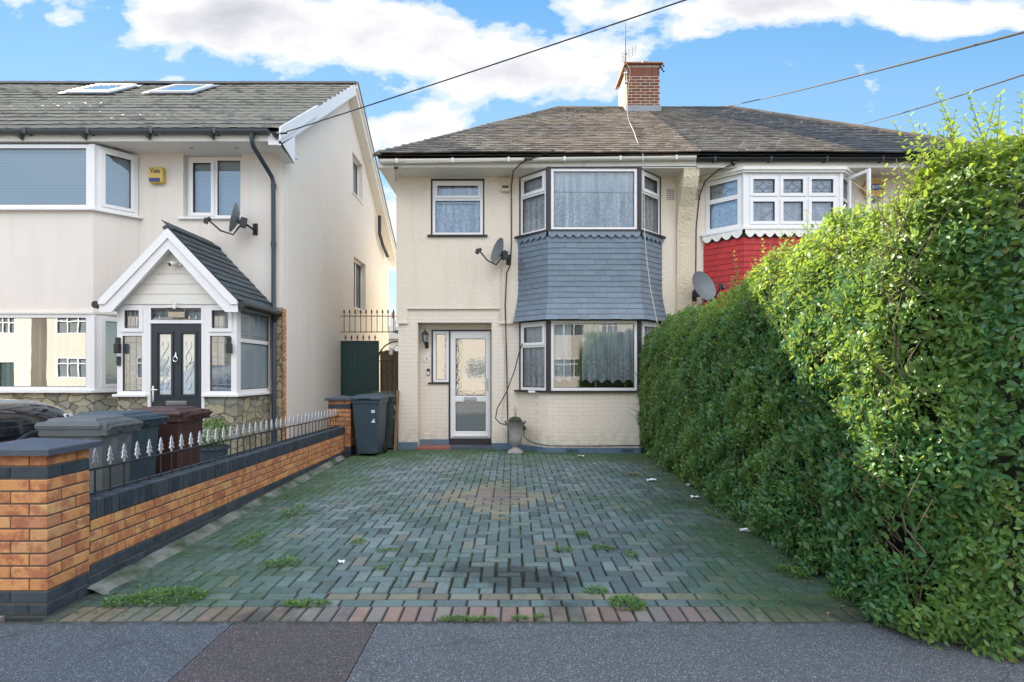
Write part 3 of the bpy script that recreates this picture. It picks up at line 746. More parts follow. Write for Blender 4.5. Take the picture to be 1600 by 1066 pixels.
def pillar(fx, fy, wd, dp, nc_orange_low, parent, top=.975):
    """fx = right face x, fy = front face y"""
    p = obj('brick_pillar', MB().box(fx - wd + .006, fx - .006, fy + .006, fy + dp - .006, -.1, .955), 'mortar', parent)
    o_, b_ = MB(), MB(); ncs = 13; h = .075
    for c in range(-1, ncs):
        z = c * h - .002; m = b_ if (c < 2 or c == ncs - 2) else o_
        X = lambda u0, u1: (fx - u1, fx - u0)
        if c % 2 == 0: rects = [(0, .1025, 0, .215), (0, .215, .2245, dp), (.1125, .3275, 0, .1025), (.3375, wd, 0, .215), (.2245, wd, .2245, dp)]
        else: rects = [(0, .215, 0, .1025), (.2245, wd, 0, .1025), (0, .1025, .1125, dp), (.3375, wd, .1125, dp), (.1125, .3275, .2245, dp)]
        for (u0, u1, v0, v1) in rects:
            j = random.uniform(-.0012, .0012); x0, x1 = X(u0, u1)
            m.bbox(x0 + (j if u1 == wd else 0), x1 + (j if u0 == 0 else 0), fy + v0 + (j if v0 == 0 else 0), fy + v1, z, z + .065, .004)
    obj('brickwork', o_, 'orange_brick', p); obj('band', b_, 'blue_brick', p)
    c = MB(); x0, x1, y0, y1 = fx - wd - .05, fx + .05, fy - .05, fy + dp + .05; cx, cy = (x0 + x1) / 2, (y0 + y1) / 2; b = .006
    V = [(x0, y0, .965), (x1, y0, .965), (x1, y1, .965), (x0, y1, .965), (x0, y0, 1.00), (x1, y0, 1.00), (x1, y1, 1.00), (x0, y1, 1.00),
         (x0 + b, y0 + b, 1.006), (x1 - b, y0 + b, 1.006), (x1 - b, y1 - b, 1.006), (x0 + b, y1 - b, 1.006), (cx - .01, cy, 1.048), (cx + .01, cy, 1.048)]
    c.add(V, [(3, 2, 1, 0), (0, 1, 5, 4), (1, 2, 6, 5), (2, 3, 7, 6), (3, 0, 4, 7), (4, 5, 9, 8), (5, 6, 10, 9), (6, 7, 11, 10), (7, 4, 8, 11),
              (8, 9, 13, 12), (9, 10, 13), (10, 11, 12, 13), (11, 8, 12)])
    obj('capstone', c, 'cap_stone', p); return p
pillar(-2.795, 3.27, .44, .327, 9, wall)
pillar(-2.85, 9.61, .40, .33, 9, wall)
# mortar fillet along the wall foot
f = MB(); n = 60; V = []; F = []
for i in range(n + 1):
    y = 3.57 + 5.8 * i / n; xw = -2.80 - .17 * max(0, (y - 3.6)) / 6; wd_ = (.15 + .05 * mnoise.noise(Vector((y * 2.2, 0, 3))) + .02 * mnoise.noise(Vector((y * 9, 0, 3)))) * (1 - .35 * i / n)
    hh = .050 + .012 * mnoise.noise(Vector((y * 5, 2, 0)))
    V += [(xw - .03, y, hh), (xw + wd_ * .35, y, hh * .55), (xw + wd_, y, -.018)]
for i in range(n): a = i * 3; F += [(a, a + 1, a + 4, a + 3), (a + 1, a + 2, a + 5, a + 4)]
obj('mortar_fillet', MB().add(V, F), 'mortar_fillet', wall, smooth=True)

# railing on the wall
rail = thing('metal_railing', (-2.88, 3.7, .6), 'black iron railing with silver arrowhead finials standing on the low wall', 'railing')
W2 = lambda u, d, z: tuple(Ts @ Vector((u, d, z)))
proto_b = None; u = .20; lastu = u
def bar_mesh(u):
    b = MB().tube([W2(u, .10, .60), W2(u, .10, .835)], .006, 6)
    fi = MB(); p = Vector(W2(u, .10, .80))
    def flat(pts, th=.004, turn=False):
        a = Vector(W2(1, 0, 0)) - Vector(W2(0, 0, 0)); a.z = 0; a.normalize(); nn = Vector((a.y, -a.x, 0))
        if turn: a, nn = nn, a
        n = len(pts); V = [p + a * x + Vector((0, 0, z)) + nn * th for x, z in pts] + [p + a * x + Vector((0, 0, z)) - nn * th for x, z in pts]
        fi.add(V, [tuple(range(n)), tuple(range(2 * n - 1, n - 1, -1))] + [(i, n + i, n + (i + 1) % n, (i + 1) % n) for i in range(n)])
    flat([(0, .135), (-.014, .098), (-.006, .10), (-.022, .062), (-.008, .066), (-.026, .028), (-.009, .038), (-.009, .012), (.009, .012), (.009, .038), (.026, .028), (.008, .066), (.022, .062), (.006, .10), (.014, .098)])
    fi.tube([W2(u, .10, .80), W2(u, .10, .925)], [.009, .005], 6)
    flat([(0, .135), (-.014, .098), (-.006, .10), (-.022, .062), (-.008, .066), (-.026, .028), (-.009, .038), (-.009, .012), (.009, .012), (.009, .038), (.026, .028), (.008, .066), (.022, .062), (.006, .10), (.014, .098)], turn=True)
    return b, fi
while u < L - .05:
    b, fi = bar_mesh(u); bo = obj('bar', b, 'metal_black', rail); obj('finial', fi, 'silver', bo); u += .148
obj('top_rail', MB().tube([W2(.02, .10, .79), W2(L, .10, .79)], .009, 6), 'metal_black', rail)
obj('bottom_rail', MB().tube([W2(.02, .10, .622), W2(L, .10, .622)], .008, 6), 'metal_black', rail)

# ================================================================== CENTRE HOUSE
FY = 10.35
house = thing('semi_detached_house', (.6, 11, 0), 'cream pebbledashed semi-detached house with slate blue tile-hung bay and white porch door', 'house')
WIN = (-1.547, -.524, 4.06, 5.15); REC = (-1.80, -.39, -.3, 2.41)
bayL = (.24, 2.73, 1.10, 2.42); bayU = (.24, 2.73, 4.0, 5.16)
wl = MB().plate(-2.17, 3.12, -.3, 5.2, FY + .03, FY + .28, [WIN, REC, bayL, bayU]); obj('wall', wl, 'painted_brick', house)
sk = MB().plate(-2.17, 3.12, 2.41, 5.2, FY, FY + .028, [WIN, bayL, bayU, (-1.985, -.243, 2.3, 2.67)])
sk.box(-2.205, -1.985, FY - .02, FY - .001, 2.385, 2.42); sk.box(-.243, .02, FY - .02, FY - .001, 2.385, 2.42); sk.box(-2.0, -.23, FY - .012, FY - .001, 2.665, 2.69)
sk.box(-2.20, -2.171, FY - .0, 18, 2.41, 5.2)
obj('upper_render', sk, 'roughcast', house)
obj('side_wall', MB().box(-2.17, -1.95, FY + .281, 18.2, -.3, 5.2).box(-1.949, 3.3, 18, 18.2, -.3, 5.2), 'painted_brick', house)
fl = MB().box(-1.94, 3.3, FY + .35, 17.99, 2.5, 2.7).box(-1.94, 3.3, FY + .35, 17.99, -.3, .05).box(-1.94, 3.3, 13, 13.1, .06, 5.1); obj('interior', fl, 'room_dark', house)
obj('plinth', MB().box(-2.185, -1.80, FY + .005, FY + .029, -.2, .13).box(-.39, .14, FY + .005, FY + .029, -.2, .115)
    .box(-1.80, -1.23, FY + .27, FY + .299, -.2, .15)
    .prism([(.10, 10.36), (.645, 9.815), (2.325, 9.815), (2.87, 10.36)], -.2, .095), 'plinth_paint', house)
# recessed porch: back wall, sidelight, door, step
RY = FY + .30
obj('porch_wall', MB().plate(-1.86, -.33, -.3, 2.5, RY, RY + .1, [(-1.575, -1.215, 1.27, 2.29), (-1.215, -.40, -.2, 2.29)]), 'painted_brick', house)
obj('trim', MB().plate(-1.575, -.395, 1.235, 2.295, RY - .012, RY + .05, [(-1.545, -1.235, 1.262, 2.265), (-1.205, -.42, 1.0, 2.265)])
    .box(-1.24, -1.206, RY - .012, RY + .05, .05, 1.235).box(-.42, -.395, RY - .012, RY + .05, .05, 1.235).box(-1.64, -1.24, RY - .035, RY - .013, 1.235, 1.262), 'black_trim', house)
window(house, (-1.545, RY), (-1.235, RY), 1.262, 2.265, [(0, 1, 0, 1)], 'upvc', .055, .05, 0.0, 'glass_obscure', None)
door = obj('door', MB().plate(-1.205, -.42, .17, 2.265, RY + .0, RY + .05, [(-1.105, -.515, 1.00, 2.12), (-1.105, -.515, .31, .88)])
           .plate(-1.165, -.455, .20, 2.225, RY - .012, RY - .001, [(-1.12, -.50, .985, 2.135), (-1.12, -.50, .295, .895)]), 'upvc', house, label='white uPVC front door with two obscure glass panes')
for (z0, z1) in ((1.00, 2.12), (.31, .88)):
    obj('glazing_bead', MB().plate(-1.105, -.515, z0, z1, RY + .002, RY + .014, [(-1.097, -.523, z0 + .008, z1 - .008)]), 'black_trim', door)
    obj('pane', MB().add([(-1.105, RY + .02, z0), (-.515, RY + .02, z0), (-.515, RY + .02, z1), (-1.105, RY + .02, z1)], [(0, 1, 2, 3)]), 'glass_obscure', door)
obj('letterbox', MB().bbox(-.94, -.69, RY - .026, RY - .013, .905, .975, .004).bbox(-.92, -.71, RY - .032, RY - .0265, .918, .962, .002), 'silver', door)
obj('handle', MB().bbox(-.498, -.468, RY - .022, RY - .013, 1.10, 1.34, .003).tube([(-.483, RY - .022, 1.27), (-.483, RY - .06, 1.27), (-.575, RY - .062, 1.268)], .010, 8), 'silver', door)
obj('weatherbar', MB().bbox(-1.15, -.47, RY - .035, RY - .0125, .205, .235, .004), 'upvc', door)
obj('threshold', MB().box(-1.22, -.392, RY - .05, RY + .06, .02, .165), 'black_trim', house)
obj('doorstep', MB().bbox(-1.80, -1.18, FY - .06, RY - .002, -.1, .045, .008), 'red_tile', house, label='red tiled doorstep')
obj('step_slab', MB().bbox(-1.175, -.392, FY - .05, RY - .052, -.1, .055, .008), 'cap_stone', house)
# first-floor window over the porch
window(house, (WIN[0] + .03, FY + .03), (WIN[1] - .03, FY + .03), 4.075, 5.115, [(0, 1, 0, .68), (0, 1, .68, 1)], 'upvc', .055, .06, 0.0, 'glass', 'net_curtain', openers=(1,), trim='black_trim', back_args=dict(scallop=0))
obj('sill', MB().bbox(WIN[0] - .06, WIN[1] + .06, FY - .05, FY + .06, 4.035, 4.072, .006), 'black_trim', house)
# bay, ground and first floor
bp = [(.15, FY), (.66, 9.85), (2.31, 9.85), (2.82, FY)]
obj('bay_wall', MB().prism([(.15, FY + .04), (.15, FY), (.66, 9.85), (2.31, 9.85), (2.82, FY), (2.82, FY + .04)], .05, 1.10), 'painted_brick', house)
for (z0, z1, fl_) in ((1.13, 2.395, 0), (4.04, 5.15, 1)):
    side = [(0, 1, 0, .66), (0, 1, .66, 1)]
    window(house, (bp[0][0] + .015, bp[0][1] - .015), (bp[1][0] - .03, bp[1][1] + .03), z0, z1, side, 'upvc', .05, .06, 0.0, 'glass' if fl_ else 'glass_soft', 'net_curtain', openers=(1,), trim='black_trim', back_args=dict(scallop=0 if fl_ else .05))
    window(house, (bp[1][0] + .045, 9.85), (bp[2][0] - .045, 9.85), z0, z1, [(0, 1, 0, 1)], 'upvc', .05, .06, 0.0, 'glass' if fl_ else 'glass', 'net_curtain' if fl_ else None, trim='black_trim')
    window(house, (bp[2][0] + .03, bp[2][1] + .03), (bp[3][0] - .015, bp[3][1] - .015), z0, z1, side, 'upvc', .05, .06, 0.0, 'glass', 'net_curtain', openers=(1,), trim='black_trim', back_args=dict(scallop=0 if fl_ else .05))
    for px in (.66, 2.31): obj('corner_post', MB().prism([(px - .045, 9.875), (px - .03, 9.825), (px + .03, 9.825), (px + .045, 9.875), (px, 9.93)] if px < 1 else [(px - .045, 9.875), (px - .03, 9.825), (px + .03, 9.825), (px + .045, 9.875), (px, 9.93)], z0 - .01, z1 + .03), 'black_trim', house)
    obj('sill', MB().prism([(.04, FY - .001), (.08, FY - .06), (.635, 9.79), (2.335, 9.79), (2.89, FY - .06), (2.93, FY - .001), (2.82, FY), (2.29, 9.90), (.68, 9.90), (.15, FY)], z0 - .035, z0 - .003), 'black_trim', house)
# net curtain in the lower front bay hangs in the right part only
T0, _ = frameT((.66, 9.85), (2.31, 9.85))
obj('net_curtain', curtain_mb(T0, .62, 1.6, 1.25, 2.36, .09, .022, .10, .08, 2), 'net_curtain', house, smooth=True)
obj('net_curtain', curtain_mb(T0, .05, .42, 1.28, 2.36, .11, .016, .09, .05, 5), 'net_curtain', house, smooth=True)
obj('window_board', MB().box(.3, 2.66, 9.98, 10.6, 1.09, 1.125), 'upvc', house)
obj('bay_core', MB().prism([(.16, FY + .04), (.16, FY), (.67, 9.87), (2.30, 9.87), (2.81, FY), (2.81, FY + .04)], 2.43, 3.99), 'room_dark', house)
flare = lambda z: .012 + .13 * max(0, (3.05 - z) / .65) ** 1.7
bt = obj('hung_tiles', hung_tiles([(.13, 10.37), (.655, 9.845), (2.315, 9.845), (2.84, 10.37)], 2.41, 3.93, flare, .100, .21), 'slate_paint', house, label='slate blue painted hung tiles')
obj('scalloped_edge', scallops([(.13, 10.37), (.655, 9.845), (2.315, 9.845), (2.84, 10.37)], 3.975, .034, .085, .155, .03), 'slate_paint', bt)
obj('tile_underside', MB().prism([(.02, FY - .001), (.58, 9.72), (2.39, 9.72), (2.95, FY - .001)], 2.415, 2.432), 'black_trim', house)
# eaves
obj('soffit', MB().box(-2.40, 3.345, 9.86, FY + .28, 5.165, 5.185).box(-2.40, -2.171, FY + .281, 18.3, 5.165, 5.185), 'upvc_aged', house)
fz = MB(); fz.add([(-2.42, 9.838, 5.165), (3.345, 9.838, 5.195), (3.345, 9.838, 5.34), (-2.42, 9.838, 5.33), (-2.42, 9.859, 5.165), (3.345, 9.859, 5.195), (3.345, 9.859, 5.34), (-2.42, 9.859, 5.33)],
       [(0, 1, 2, 3), (7, 6, 5, 4), (0, 4, 5, 1), (3, 2, 6, 7), (0, 3, 7, 4), (1, 5, 6, 2)]); fz.box(-2.42, -2.401, 9.86, 18.3, 5.165, 5.33); obj('fascia', fz, 'upvc_aged', house)
gutter(-2.36, 3.30, 9.775, 5.265, .062, .012, 'upvc_aged', house)
rs = tiled_slope((-2.42, 9.70, 5.345), (3.35, 9.70, 5.375), (1.15, 13.9, 8.2), (3.35, 13.9, 8.2), warp=.02)
roof = obj('roof', rs, 'plain_tile', house)
und = MB().add([(-2.42, 9.72, 5.33), (3.35, 9.72, 5.35), (3.35, 13.9, 8.18), (1.15, 13.9, 8.18), (-2.42, 18.4, 5.33), (3.35, 18.4, 5.33)], [(0, 1, 2, 3), (0, 3, 4), (3, 2, 5, 4)])
obj('roof_slope', und, 'plain_tile', house)
obj('hip_tiles', ridge_tiles((-2.44, 9.68, 5.34), (1.13, 13.88, 8.21), .075, .3, .03), 'plain_tile', roof)
obj('ridge_tiles', ridge_tiles((1.15, 13.9, 8.20), (3.35, 13.9, 8.20), .11, .3, .04), 'plain_tile', roof)
mo = MB()
for _ in range(420):
    s_ = random.random(); a = Vector((-2.42, 9.70, 5.36)).lerp(Vector((1.15, 13.9, 8.22)), s_)
    x = random.uniform(a.x + .1, 3.3); 
    if random.random() < .6: s_ = random.uniform(.86, .98); x = random.gauss(2.7, .8); a = Vector((0, 9.70 + 4.2 * s_, 5.36 + 2.85 * s_))
    if x > 3.3 or x < 1.2 and s_ > .8: continue
    r_ = random.uniform(.008, .03); mo.T = Matrix.Translation((x, a.y, a.z + .022)); mo.lathe([(r_ * .6, 0), (r_, r_ * .3), (r_ * .5, r_ * .7)], n=5)
obj('moss', mo, 'mortar_fillet', roof)['kind'] = 'stuff'
# chimney
ch = obj('chimney', MB().box(2.85, 3.63, 13.41, 14.39, 7.3, 9.03), 'stack_mortar', house)
bk = MB(); z = 8.02; c = 0
while z < 8.76:
    x = 2.842 - (c % 2) * .1125
    while x < 3.638:
        a, b = max(x, 2.842), min(x + .205, 3.638)
        if b - a > .03: bk.bbox(a, b, 13.402, 13.5, z, z + .054, .004)
        x += .225
    z += .0745; c += 1
x = 2.842
while x < 3.6: bk.bbox(x, min(x + .064, 3.638), 13.400, 13.5, z + .002, z + .215, .004); x += .0725
obj('brickwork', bk, 'stack_brick', ch)
obj('rendered_side', MB().box(2.82, 2.849, 13.402, 14.4, 7.3, 9.04), 'cement_render', ch)
obj('flashing', MB().box(2.80, 3.67, 13.36, 13.40, 7.85, 8.02), 'lead', ch)
obj('capping', MB().bbox(2.74, 3.70, 13.33, 14.47, 9.042, 9.075, .006).bbox(2.74, 2.80, 13.3, 14.47, 8.98, 9.04, .006), 'terracotta', ch)
fla = MB(); fla.add([(2.76, 13.35, 9.075), (3.68, 13.35, 9.075), (3.68, 14.45, 9.075), (2.76, 14.45, 9.075), (3.0, 13.6, 9.13), (3.45, 13.6, 9.13), (3.45, 14.2, 9.13), (3.0, 14.2, 9.13)], [(0, 1, 5, 4), (1, 2, 6, 5), (2, 3, 7, 6), (3, 0, 4, 7), (4, 5, 6, 7)]); obj('flaunching', fla, 'concrete', ch)
obj('chimney_cowl', MB().lathe([(.06, 0), (.06, .13), (.075, .135), (.075, .15), (.06, .17), (.01, .19)], (3.33, 13.65, 9.10), 14), 'silver', ch)
obj('chimney_pot', MB().lathe([(.12, 0), (.11, .06), (.12, .07), (.10, .09)], (3.05, 13.7, 9.08), 16), 'terracotta', ch)
cl = MB()
for k in range(5): cl.T = Matrix.Translation((3.70 + .03 * math.sin(k * 2), 13.38, 9.03 - k * .045)); cl.lathe([(.02, 0), (.03, .015), (.015, .03)], n=6)
obj('floodlight', cl, 'metal_black', ch)
# aerial
ae = thing('tv_aerial', (2.79, 13.4, 8.6), 'thin television aerial with wire grid reflector strapped to brick chimney', 'aerial')
obj('mast', MB().tube([(2.79, 13.38, 8.55), (2.79, 13.38, 10.06)], [.018, .010], 6), 'dark_pipe', ae)
g_ = MB()
for (dx, sy) in ((-.02, 1),):
    for q in range(5): g_.tube([(2.72 + .005, 13.45 - .0, 9.14 + q * .055), (3.02, 13.25, 9.22 + q * .055)], .004, 4)
    for q in range(5): g_.tube([(2.72 + q * .075, 13.45 - q * .05, 9.14 + q * .02), (2.72 + q * .075, 13.45 - q * .05, 9.36 + q * .02)], .004, 4)
    for q in range(3): g_.tube([(2.70, 13.3, 9.08 + q * .09), (2.78, 13.36, 9.08 + q * .09)], .004, 4)
obj('reflector', g_, 'dark_pipe', ae)
obj('boom', MB().tube([(2.74, 13.0, 9.10), (2.79, 13.38, 9.2), (2.85, 13.7, 9.28)], .009, 5), 'dark_pipe', ae)
obj('bracket', MB().bbox(2.76, 2.84, 13.36, 13.41, 8.58, 8.63, .004).bbox(2.76, 2.84, 13.36, 13.41, 8.80, 8.84, .004), 'silver', ae)
tag(obj('aerial_cable', MB().tube([(2.80, 13.36, 9.1), (2.90, 13.33, 8.85), (2.86, 13.33, 8.5), (2.82, 13.3, 8.12), pxp(980, 178, 13.0), pxp(983, 190, 12.1), pxp(990, 205, 11.15), pxp(997, 225, 10.2), pxp(1005, 243, 9.62), pxp(1005, 252, 9.60), pxp(1006, 272, 9.70), pxp(1007, 360, 9.72), pxp(1010, 400, 9.74), pxp(1016, 450, 9.70), pxp(1027, 505, 9.62)], .0065, 5), 'cable_white', at=(2.8, 13.3, 8)),
    'white aerial lead running down the roof tiles from the chimney and over the blue bay', 'cable')

# ================================================================== PARTY WALL FIN + RIGHT HOUSE
nb = thing('semi_detached_house', (6.1, 11, 0), 'right-hand adjoining house with red tile-hung bay and white bay windows', 'house')
fin = [(10.6, 5.19), (9.865, 5.19), (9.88, 5.02), (9.95, 4.86), (10.06, 4.72), (10.17, 4.55), (10.25, 4.3), (10.29, 4.0), (10.30, -.3), (10.6, -.3)]
obj('party_wall', MB().prism_x(fin, 3.121, 3.40), 'party_render', nb)
nU = (3.76, 6.40, 4.06, 5.12); nL = (3.76, 6.40, 1.10, 2.42)
obj('wall', MB().plate(3.401, 8.87, -.3, 5.2, FY, FY + .28, [nU, nL]), 'roughcast', nb)
obj('side_wall', MB().box(8.6, 8.87, FY + .281, 18.2, -.3, 5.2).box(3.401, 8.59, 18, 18.2, -.3, 5.2), 'roughcast', nb)
obj('interior', MB().box(3.41, 8.58, 10.7, 17.99, 2.5, 2.7).box(3.41, 8.58, 10.7, 17.99, -.3, .05).box(3.41, 8.58, 13, 13.1, .06, 5.1).box(3.305, 3.34, 10.65, 18, -.3, 5.2), 'room_dark', nb)
np_ = [(3.66, FY), (4.20, 9.83), (5.95, 9.83), (6.49, FY)]
obj('bay_wall', MB().prism([(3.66, FY - .001), (4.2, 9.85), (5.95, 9.85), (6.49, FY - .001)], -.1, 1.10), 'painted_brick', nb)
for (z0, z1) in ((1.13, 2.395), (4.08, 5.06)):
    ld = {1: 'diamond'}
    window(nb, (3.675, FY - .015), (4.17, 9.86), z0, z1, [(0, 1, 0, .62), (0, 1, .62, 1)], 'upvc', .085, .07, 0, 'glass', 'net_curtain', lead=ld, back_args=dict(amp=.008))
    window(nb, (4.24, 9.83), (5.91, 9.83), z0, z1, [(0, .333, 0, .56), (.333, .667, 0, .56), (.667, 1, 0, .56), (0, .333, .56, 1), (.333, .667, .56, 1), (.667, 1, .56, 1)],
           'upvc', .07, .07, 0, 'glass', 'net_curtain', openers=(0, 1, 2, 3, 4, 5), lead={3: 'diamond', 4: 'diamond', 5: 'diamond'}, back_args=dict(amp=.008))
    window(nb, (5.98, 9.86), (6.475, FY - .015), z0, z1, [(0, 1, 0, .56), (0, 1, .56, 1)], 'upvc', .06, .07, 0, 'glass', 'net_curtain')
    for px in (4.205, 5.945): obj('corner_post', MB().prism([(px - .045, 9.87), (px - .03, 9.815), (px + .03, 9.815), (px + .045, 9.87), (px, 9.93)], z0, z1), 'upvc', nb)
obj('open_sash', MB().plate(0, 0, 0, 0, 0, 0) if False else (lambda mb: (setattr(mb, 'T', frameT((6.12, 9.93), (6.24, 9.42))[0]), mb.plate(0, .46, 4.16, 5.02, 0, .04, [(.05, .41, 4.21, 4.97)]))[1])(MB()), 'upvc', nb)
obj('bay_cornice', MB().prism([(3.58, FY - .001), (3.60, FY - .06), (4.165, 9.775), (5.985, 9.775), (6.55, FY - .06), (6.57, FY - .001)], 5.062, 5.10).prism([(3.54, FY - .001), (3.57, FY - .08), (4.15, 9.75), (6.0, 9.75), (6.58, FY - .08), (6.61, FY - .001)], 5.1005, 5.158), 'upvc_aged', nb)
obj('sill', MB().prism([(3.56, FY - .001), (3.60, FY - .06), (4.175, 9.765), (5.975, 9.765), (6.55, FY - .06), (6.59, FY - .001)], 4.035, 4.078), 'upvc', nb)
tp = [(3.655, FY - .0), (4.19, 9.84), (5.96, 9.84), (6.50, FY - .0)]
obj('bay_core', MB().prism([(3.67, FY - .001), (4.21, 9.86), (5.94, 9.86), (6.48, FY - .001)], 2.43, 4.03), 'room_dark', nb)
rt_ = obj('hung_tiles', hung_tiles(tp, 2.41, 3.93, flare, .105, .17), 'red_paint_tile', nb, label='bright red painted hung tiles')
obj('valance', scallops(tp, 4.01, .05, .12, .17, .03), 'upvc_aged', rt_)
obj('soffit', MB().box(3.36, 9.1, 9.86, FY + .28, 5.165, 5.185), 'upvc_aged', nb)
obj('fascia', MB().box(3.352, 9.1, 9.838, 9.859, 5.165, 5.33), 'upvc_aged', nb)
gutter(3.33, 9.1, 9.775, 5.305, .062, 0, 'black_plastic', nb)
obj('gutter_bracket', MB().add([(x, 9.83, z) for x, z in ((3.95, 5.24), (4.05, 5.24), (4.0, 5.18))] + [(x, 9.74, z) for x, z in ((3.95, 5.24), (4.05, 5.24), (4.0, 5.18))], [(0, 1, 2), (5, 4, 3), (0, 3, 4, 1), (1, 4, 5, 2), (2, 5, 3, 0)]), 'black_plastic', nb)
rb = obj('roof', tiled_slope((3.352, 9.70, 5.375), (6.3, 9.70, 5.36), (3.352, 13.9, 8.2), (4.25, 13.9, 8.2), warp=.02), 'plain_tile', nb)
obj('dark_slope', tiled_slope((6.302, 9.70, 5.36), (9.12, 9.70, 5.345), (4.252, 13.9, 8.2), (5.55, 13.9, 8.2), warp=.02), 'dark_tile', rb)
obj('roof_slope', MB().add([(3.352, 9.72, 5.35), (9.12, 9.72, 5.33), (5.55, 13.9, 8.18), (3.352, 13.9, 8.18), (9.12, 18.4, 5.33), (3.352, 18.4, 5.33)], [(0, 1, 2, 3), (1, 4, 2), (3, 2, 4, 5)]), 'dark_tile', nb)
obj('ridge_tiles', ridge_tiles((3.352, 13.9, 8.20), (5.56, 13.9, 8.20), .11, .3, .04), 'dark_tile', rb)
obj('hip_tiles', ridge_tiles((5.55, 13.9, 8.21), (9.14, 9.68, 5.35), .12, .3, .03), 'plain_tile', rb)
for nm, par, X in (('vent', house, 3.02), ('vent', nb, 3.52)):
    v_ = MB()
    for i in range(5):
        for j in range(6): v_.box(X - .07 + i * .03, X - .055 + i * .03, FY - .004, FY - .001, 4.74 + j * .036, 4.76 + j * .036)
    obj('air_brick', v_, 'plain_black', par)
v_ = MB()
for X in (.98, 1.98):
    for i in range(9):
        for j in range(3): v_.box(X + i * .024, X + .014 + i * .024, 9.811, 9.8149, .02 + j * .022, .034 + j * .022)
obj('air_brick', v_, 'plain_black', house)

# ================================================================== LEFT HOUSE
LX, LY, LB = -3.90, 9.25, 17.2
lh = thing('rendered_house', (-8, 11, 0), 'pale cream rendered house with grey tiled gable roof, dark downpipe and skylights', 'house')
WR = (-5.59, -4.60, 4.07, 5.165)
wlm = MB().plate(-15, LX, -.3, 5.2, LY, LY + .25, [WR, (-9.2, -6.45, 4.06, 5.14), (-9.2, -6.45, 1.17, 2.42), (-5.40, -4.60, 0, 2.2)])
obj('wall', wlm, 'smooth_render', lh)
zf = lambda y: 5.25 + (y - 8.72) * .703
zr = lambda y: 8.19 - (y - 12.9) * .69
X0, X1 = LX - .25, LX - .001
sw = MB(); Tm = frameT((LX - .001, LY + .251), (LX - .001, LB))[0]; sw.T = Tm; o_ = LY + .251
sw.plate(0, LB - o_, -.3, 4.9, 0, .25, [(13.42 - o_, 14.5 - o_, 3.08, 4.33)]); sw.T = None
def pan(y0, y1, zb0, zb1=None):
    zt = [(y0, min(zf(y0), zr(y0)))]
    if y0 < 12.9 < y1: zt.append((12.9, zf(12.9)))
    zt.append((y1, min(zf(y1), zr(y1))))
    sw.prism_x([(y0, zb0), (y1, zb0)] + zt[::-1], X0, X1)
pan(LY + .251, 13.3, 4.901); pan(14.2, LB, 4.901)
sw.prism_x([(13.3, 4.901), (14.2, 4.901), (14.2, 5.88), (13.3, 5.88)], X0, X1)
sw.prism_x([(13.3, 6.86), (14.2, 6.86), (14.2, zr(14.2)), (13.3, zr(13.3))], X0, X1)
obj('gable_wall', sw, 'side_render', lh)
for (y0, y1, z0, z1) in ((13.42, 14.5, 3.08, 4.33), (13.3, 14.2, 5.88, 6.86)):
    window(lh, (LX - .12, y0), (LX - .12, y1), z0, z1, [(0, .5, 0, 1), (.5, 1, 0, 1)], 'upvc', .05, .05, 0, 'glass', 'blind')
    obj('sill', MB().bbox(LX - .12, LX + .03, y0 - .02, y1 + .02, z0 - .035, z0 - .002, .005), 'upvc', lh)
obj('back_wall', MB().box(-15, LX - .26, LB - .2, LB, -.3, 5.2), 'side_render', lh)
obj('interior', MB().box(-14.9, LX - .27, 9.6, LB - .21, 2.5, 2.7).box(-14.9, LX - .27, 9.6, LB - .21, -.3, .05).box(-14.9, LX - .27, 12, 12.1, .06, 5.1), 'room_dark', lh)
window(lh, (WR[0] + .01, LY + .10), (WR[1] - .01, LY + .10), 4.10, 5.16, [(0, .5, 0, 1), (.5, 1, 0, 1)], 'upvc', .06, .07, 0, 'glass_soft', 'blind', openers=(0,))
obj('sill', MB().bbox(WR[0] - .07, WR[1] + .05, LY - .05, LY + .12, 4.055, 4.095, .006), 'upvc', lh)
lb = [(-6.33, LY), (-6.75, 8.76), (-8.62, 8.76), (-9.10, LY)][::-1]
bw = MB().prism([(-9.10, LY - .001), (-8.62, 8.77), (-6.75, 8.77), (-6.33, LY - .001)], 2.43, 4.075)
obj('bay_wall', bw, 'smooth_render', lh)
obj('stone_base', MB().prism([(-9.10, LY - .001), (-8.62, 8.77), (-6.75, 8.77), (-6.33, LY - .001)], -.1, 1.13).box(-6.32, -5.85, LY - .04, LY - .001, -.1, 1.1), 'stone_cladding', lh)
for (z0, z1, fl_) in ((1.17, 2.40, 0), (4.10, 5.13, 1)):
    gm = 'glass_mirror' if not fl_ else 'glass_soft'
    window(lh, (-8.58, 8.76), (-6.80, 8.76), z0, z1, [(0, 1, 0, 1)], 'upvc', .06, .07, 0, gm, 'blind' if fl_ else None)
    window(lh, (-6.70, 8.79), (-6.345, LY - .02), z0, z1, [(0, 1, 0, 1)], 'upvc', .065, .07, 0, gm, 'blind' if fl_ else None, openers=(0,))
    window(lh, (-9.08, LY - .02), (-8.66, 8.80), z0, z1, [(0, 1, 0, 1)], 'upvc', .065, .07, 0, gm, 'blind' if fl_ else None)
    for px in (-6.75, -8.62): obj('corner_post', MB().prism([(px - .055, 8.82), (px - .05, 8.755), (px + .03, 8.755), (px + .055, 8.82), (px, 8.88)], z0 - .005, z1 + .005), 'upvc', lh)
    obj('sill', MB().prism([(-9.14, LY - .001), (-9.12, LY - .05), (-8.64, 8.70), (-6.73, 8.70), (-6.28, LY - .05), (-6.26, LY - .001)], z0 - .035, z0 - .002), 'upvc', lh)
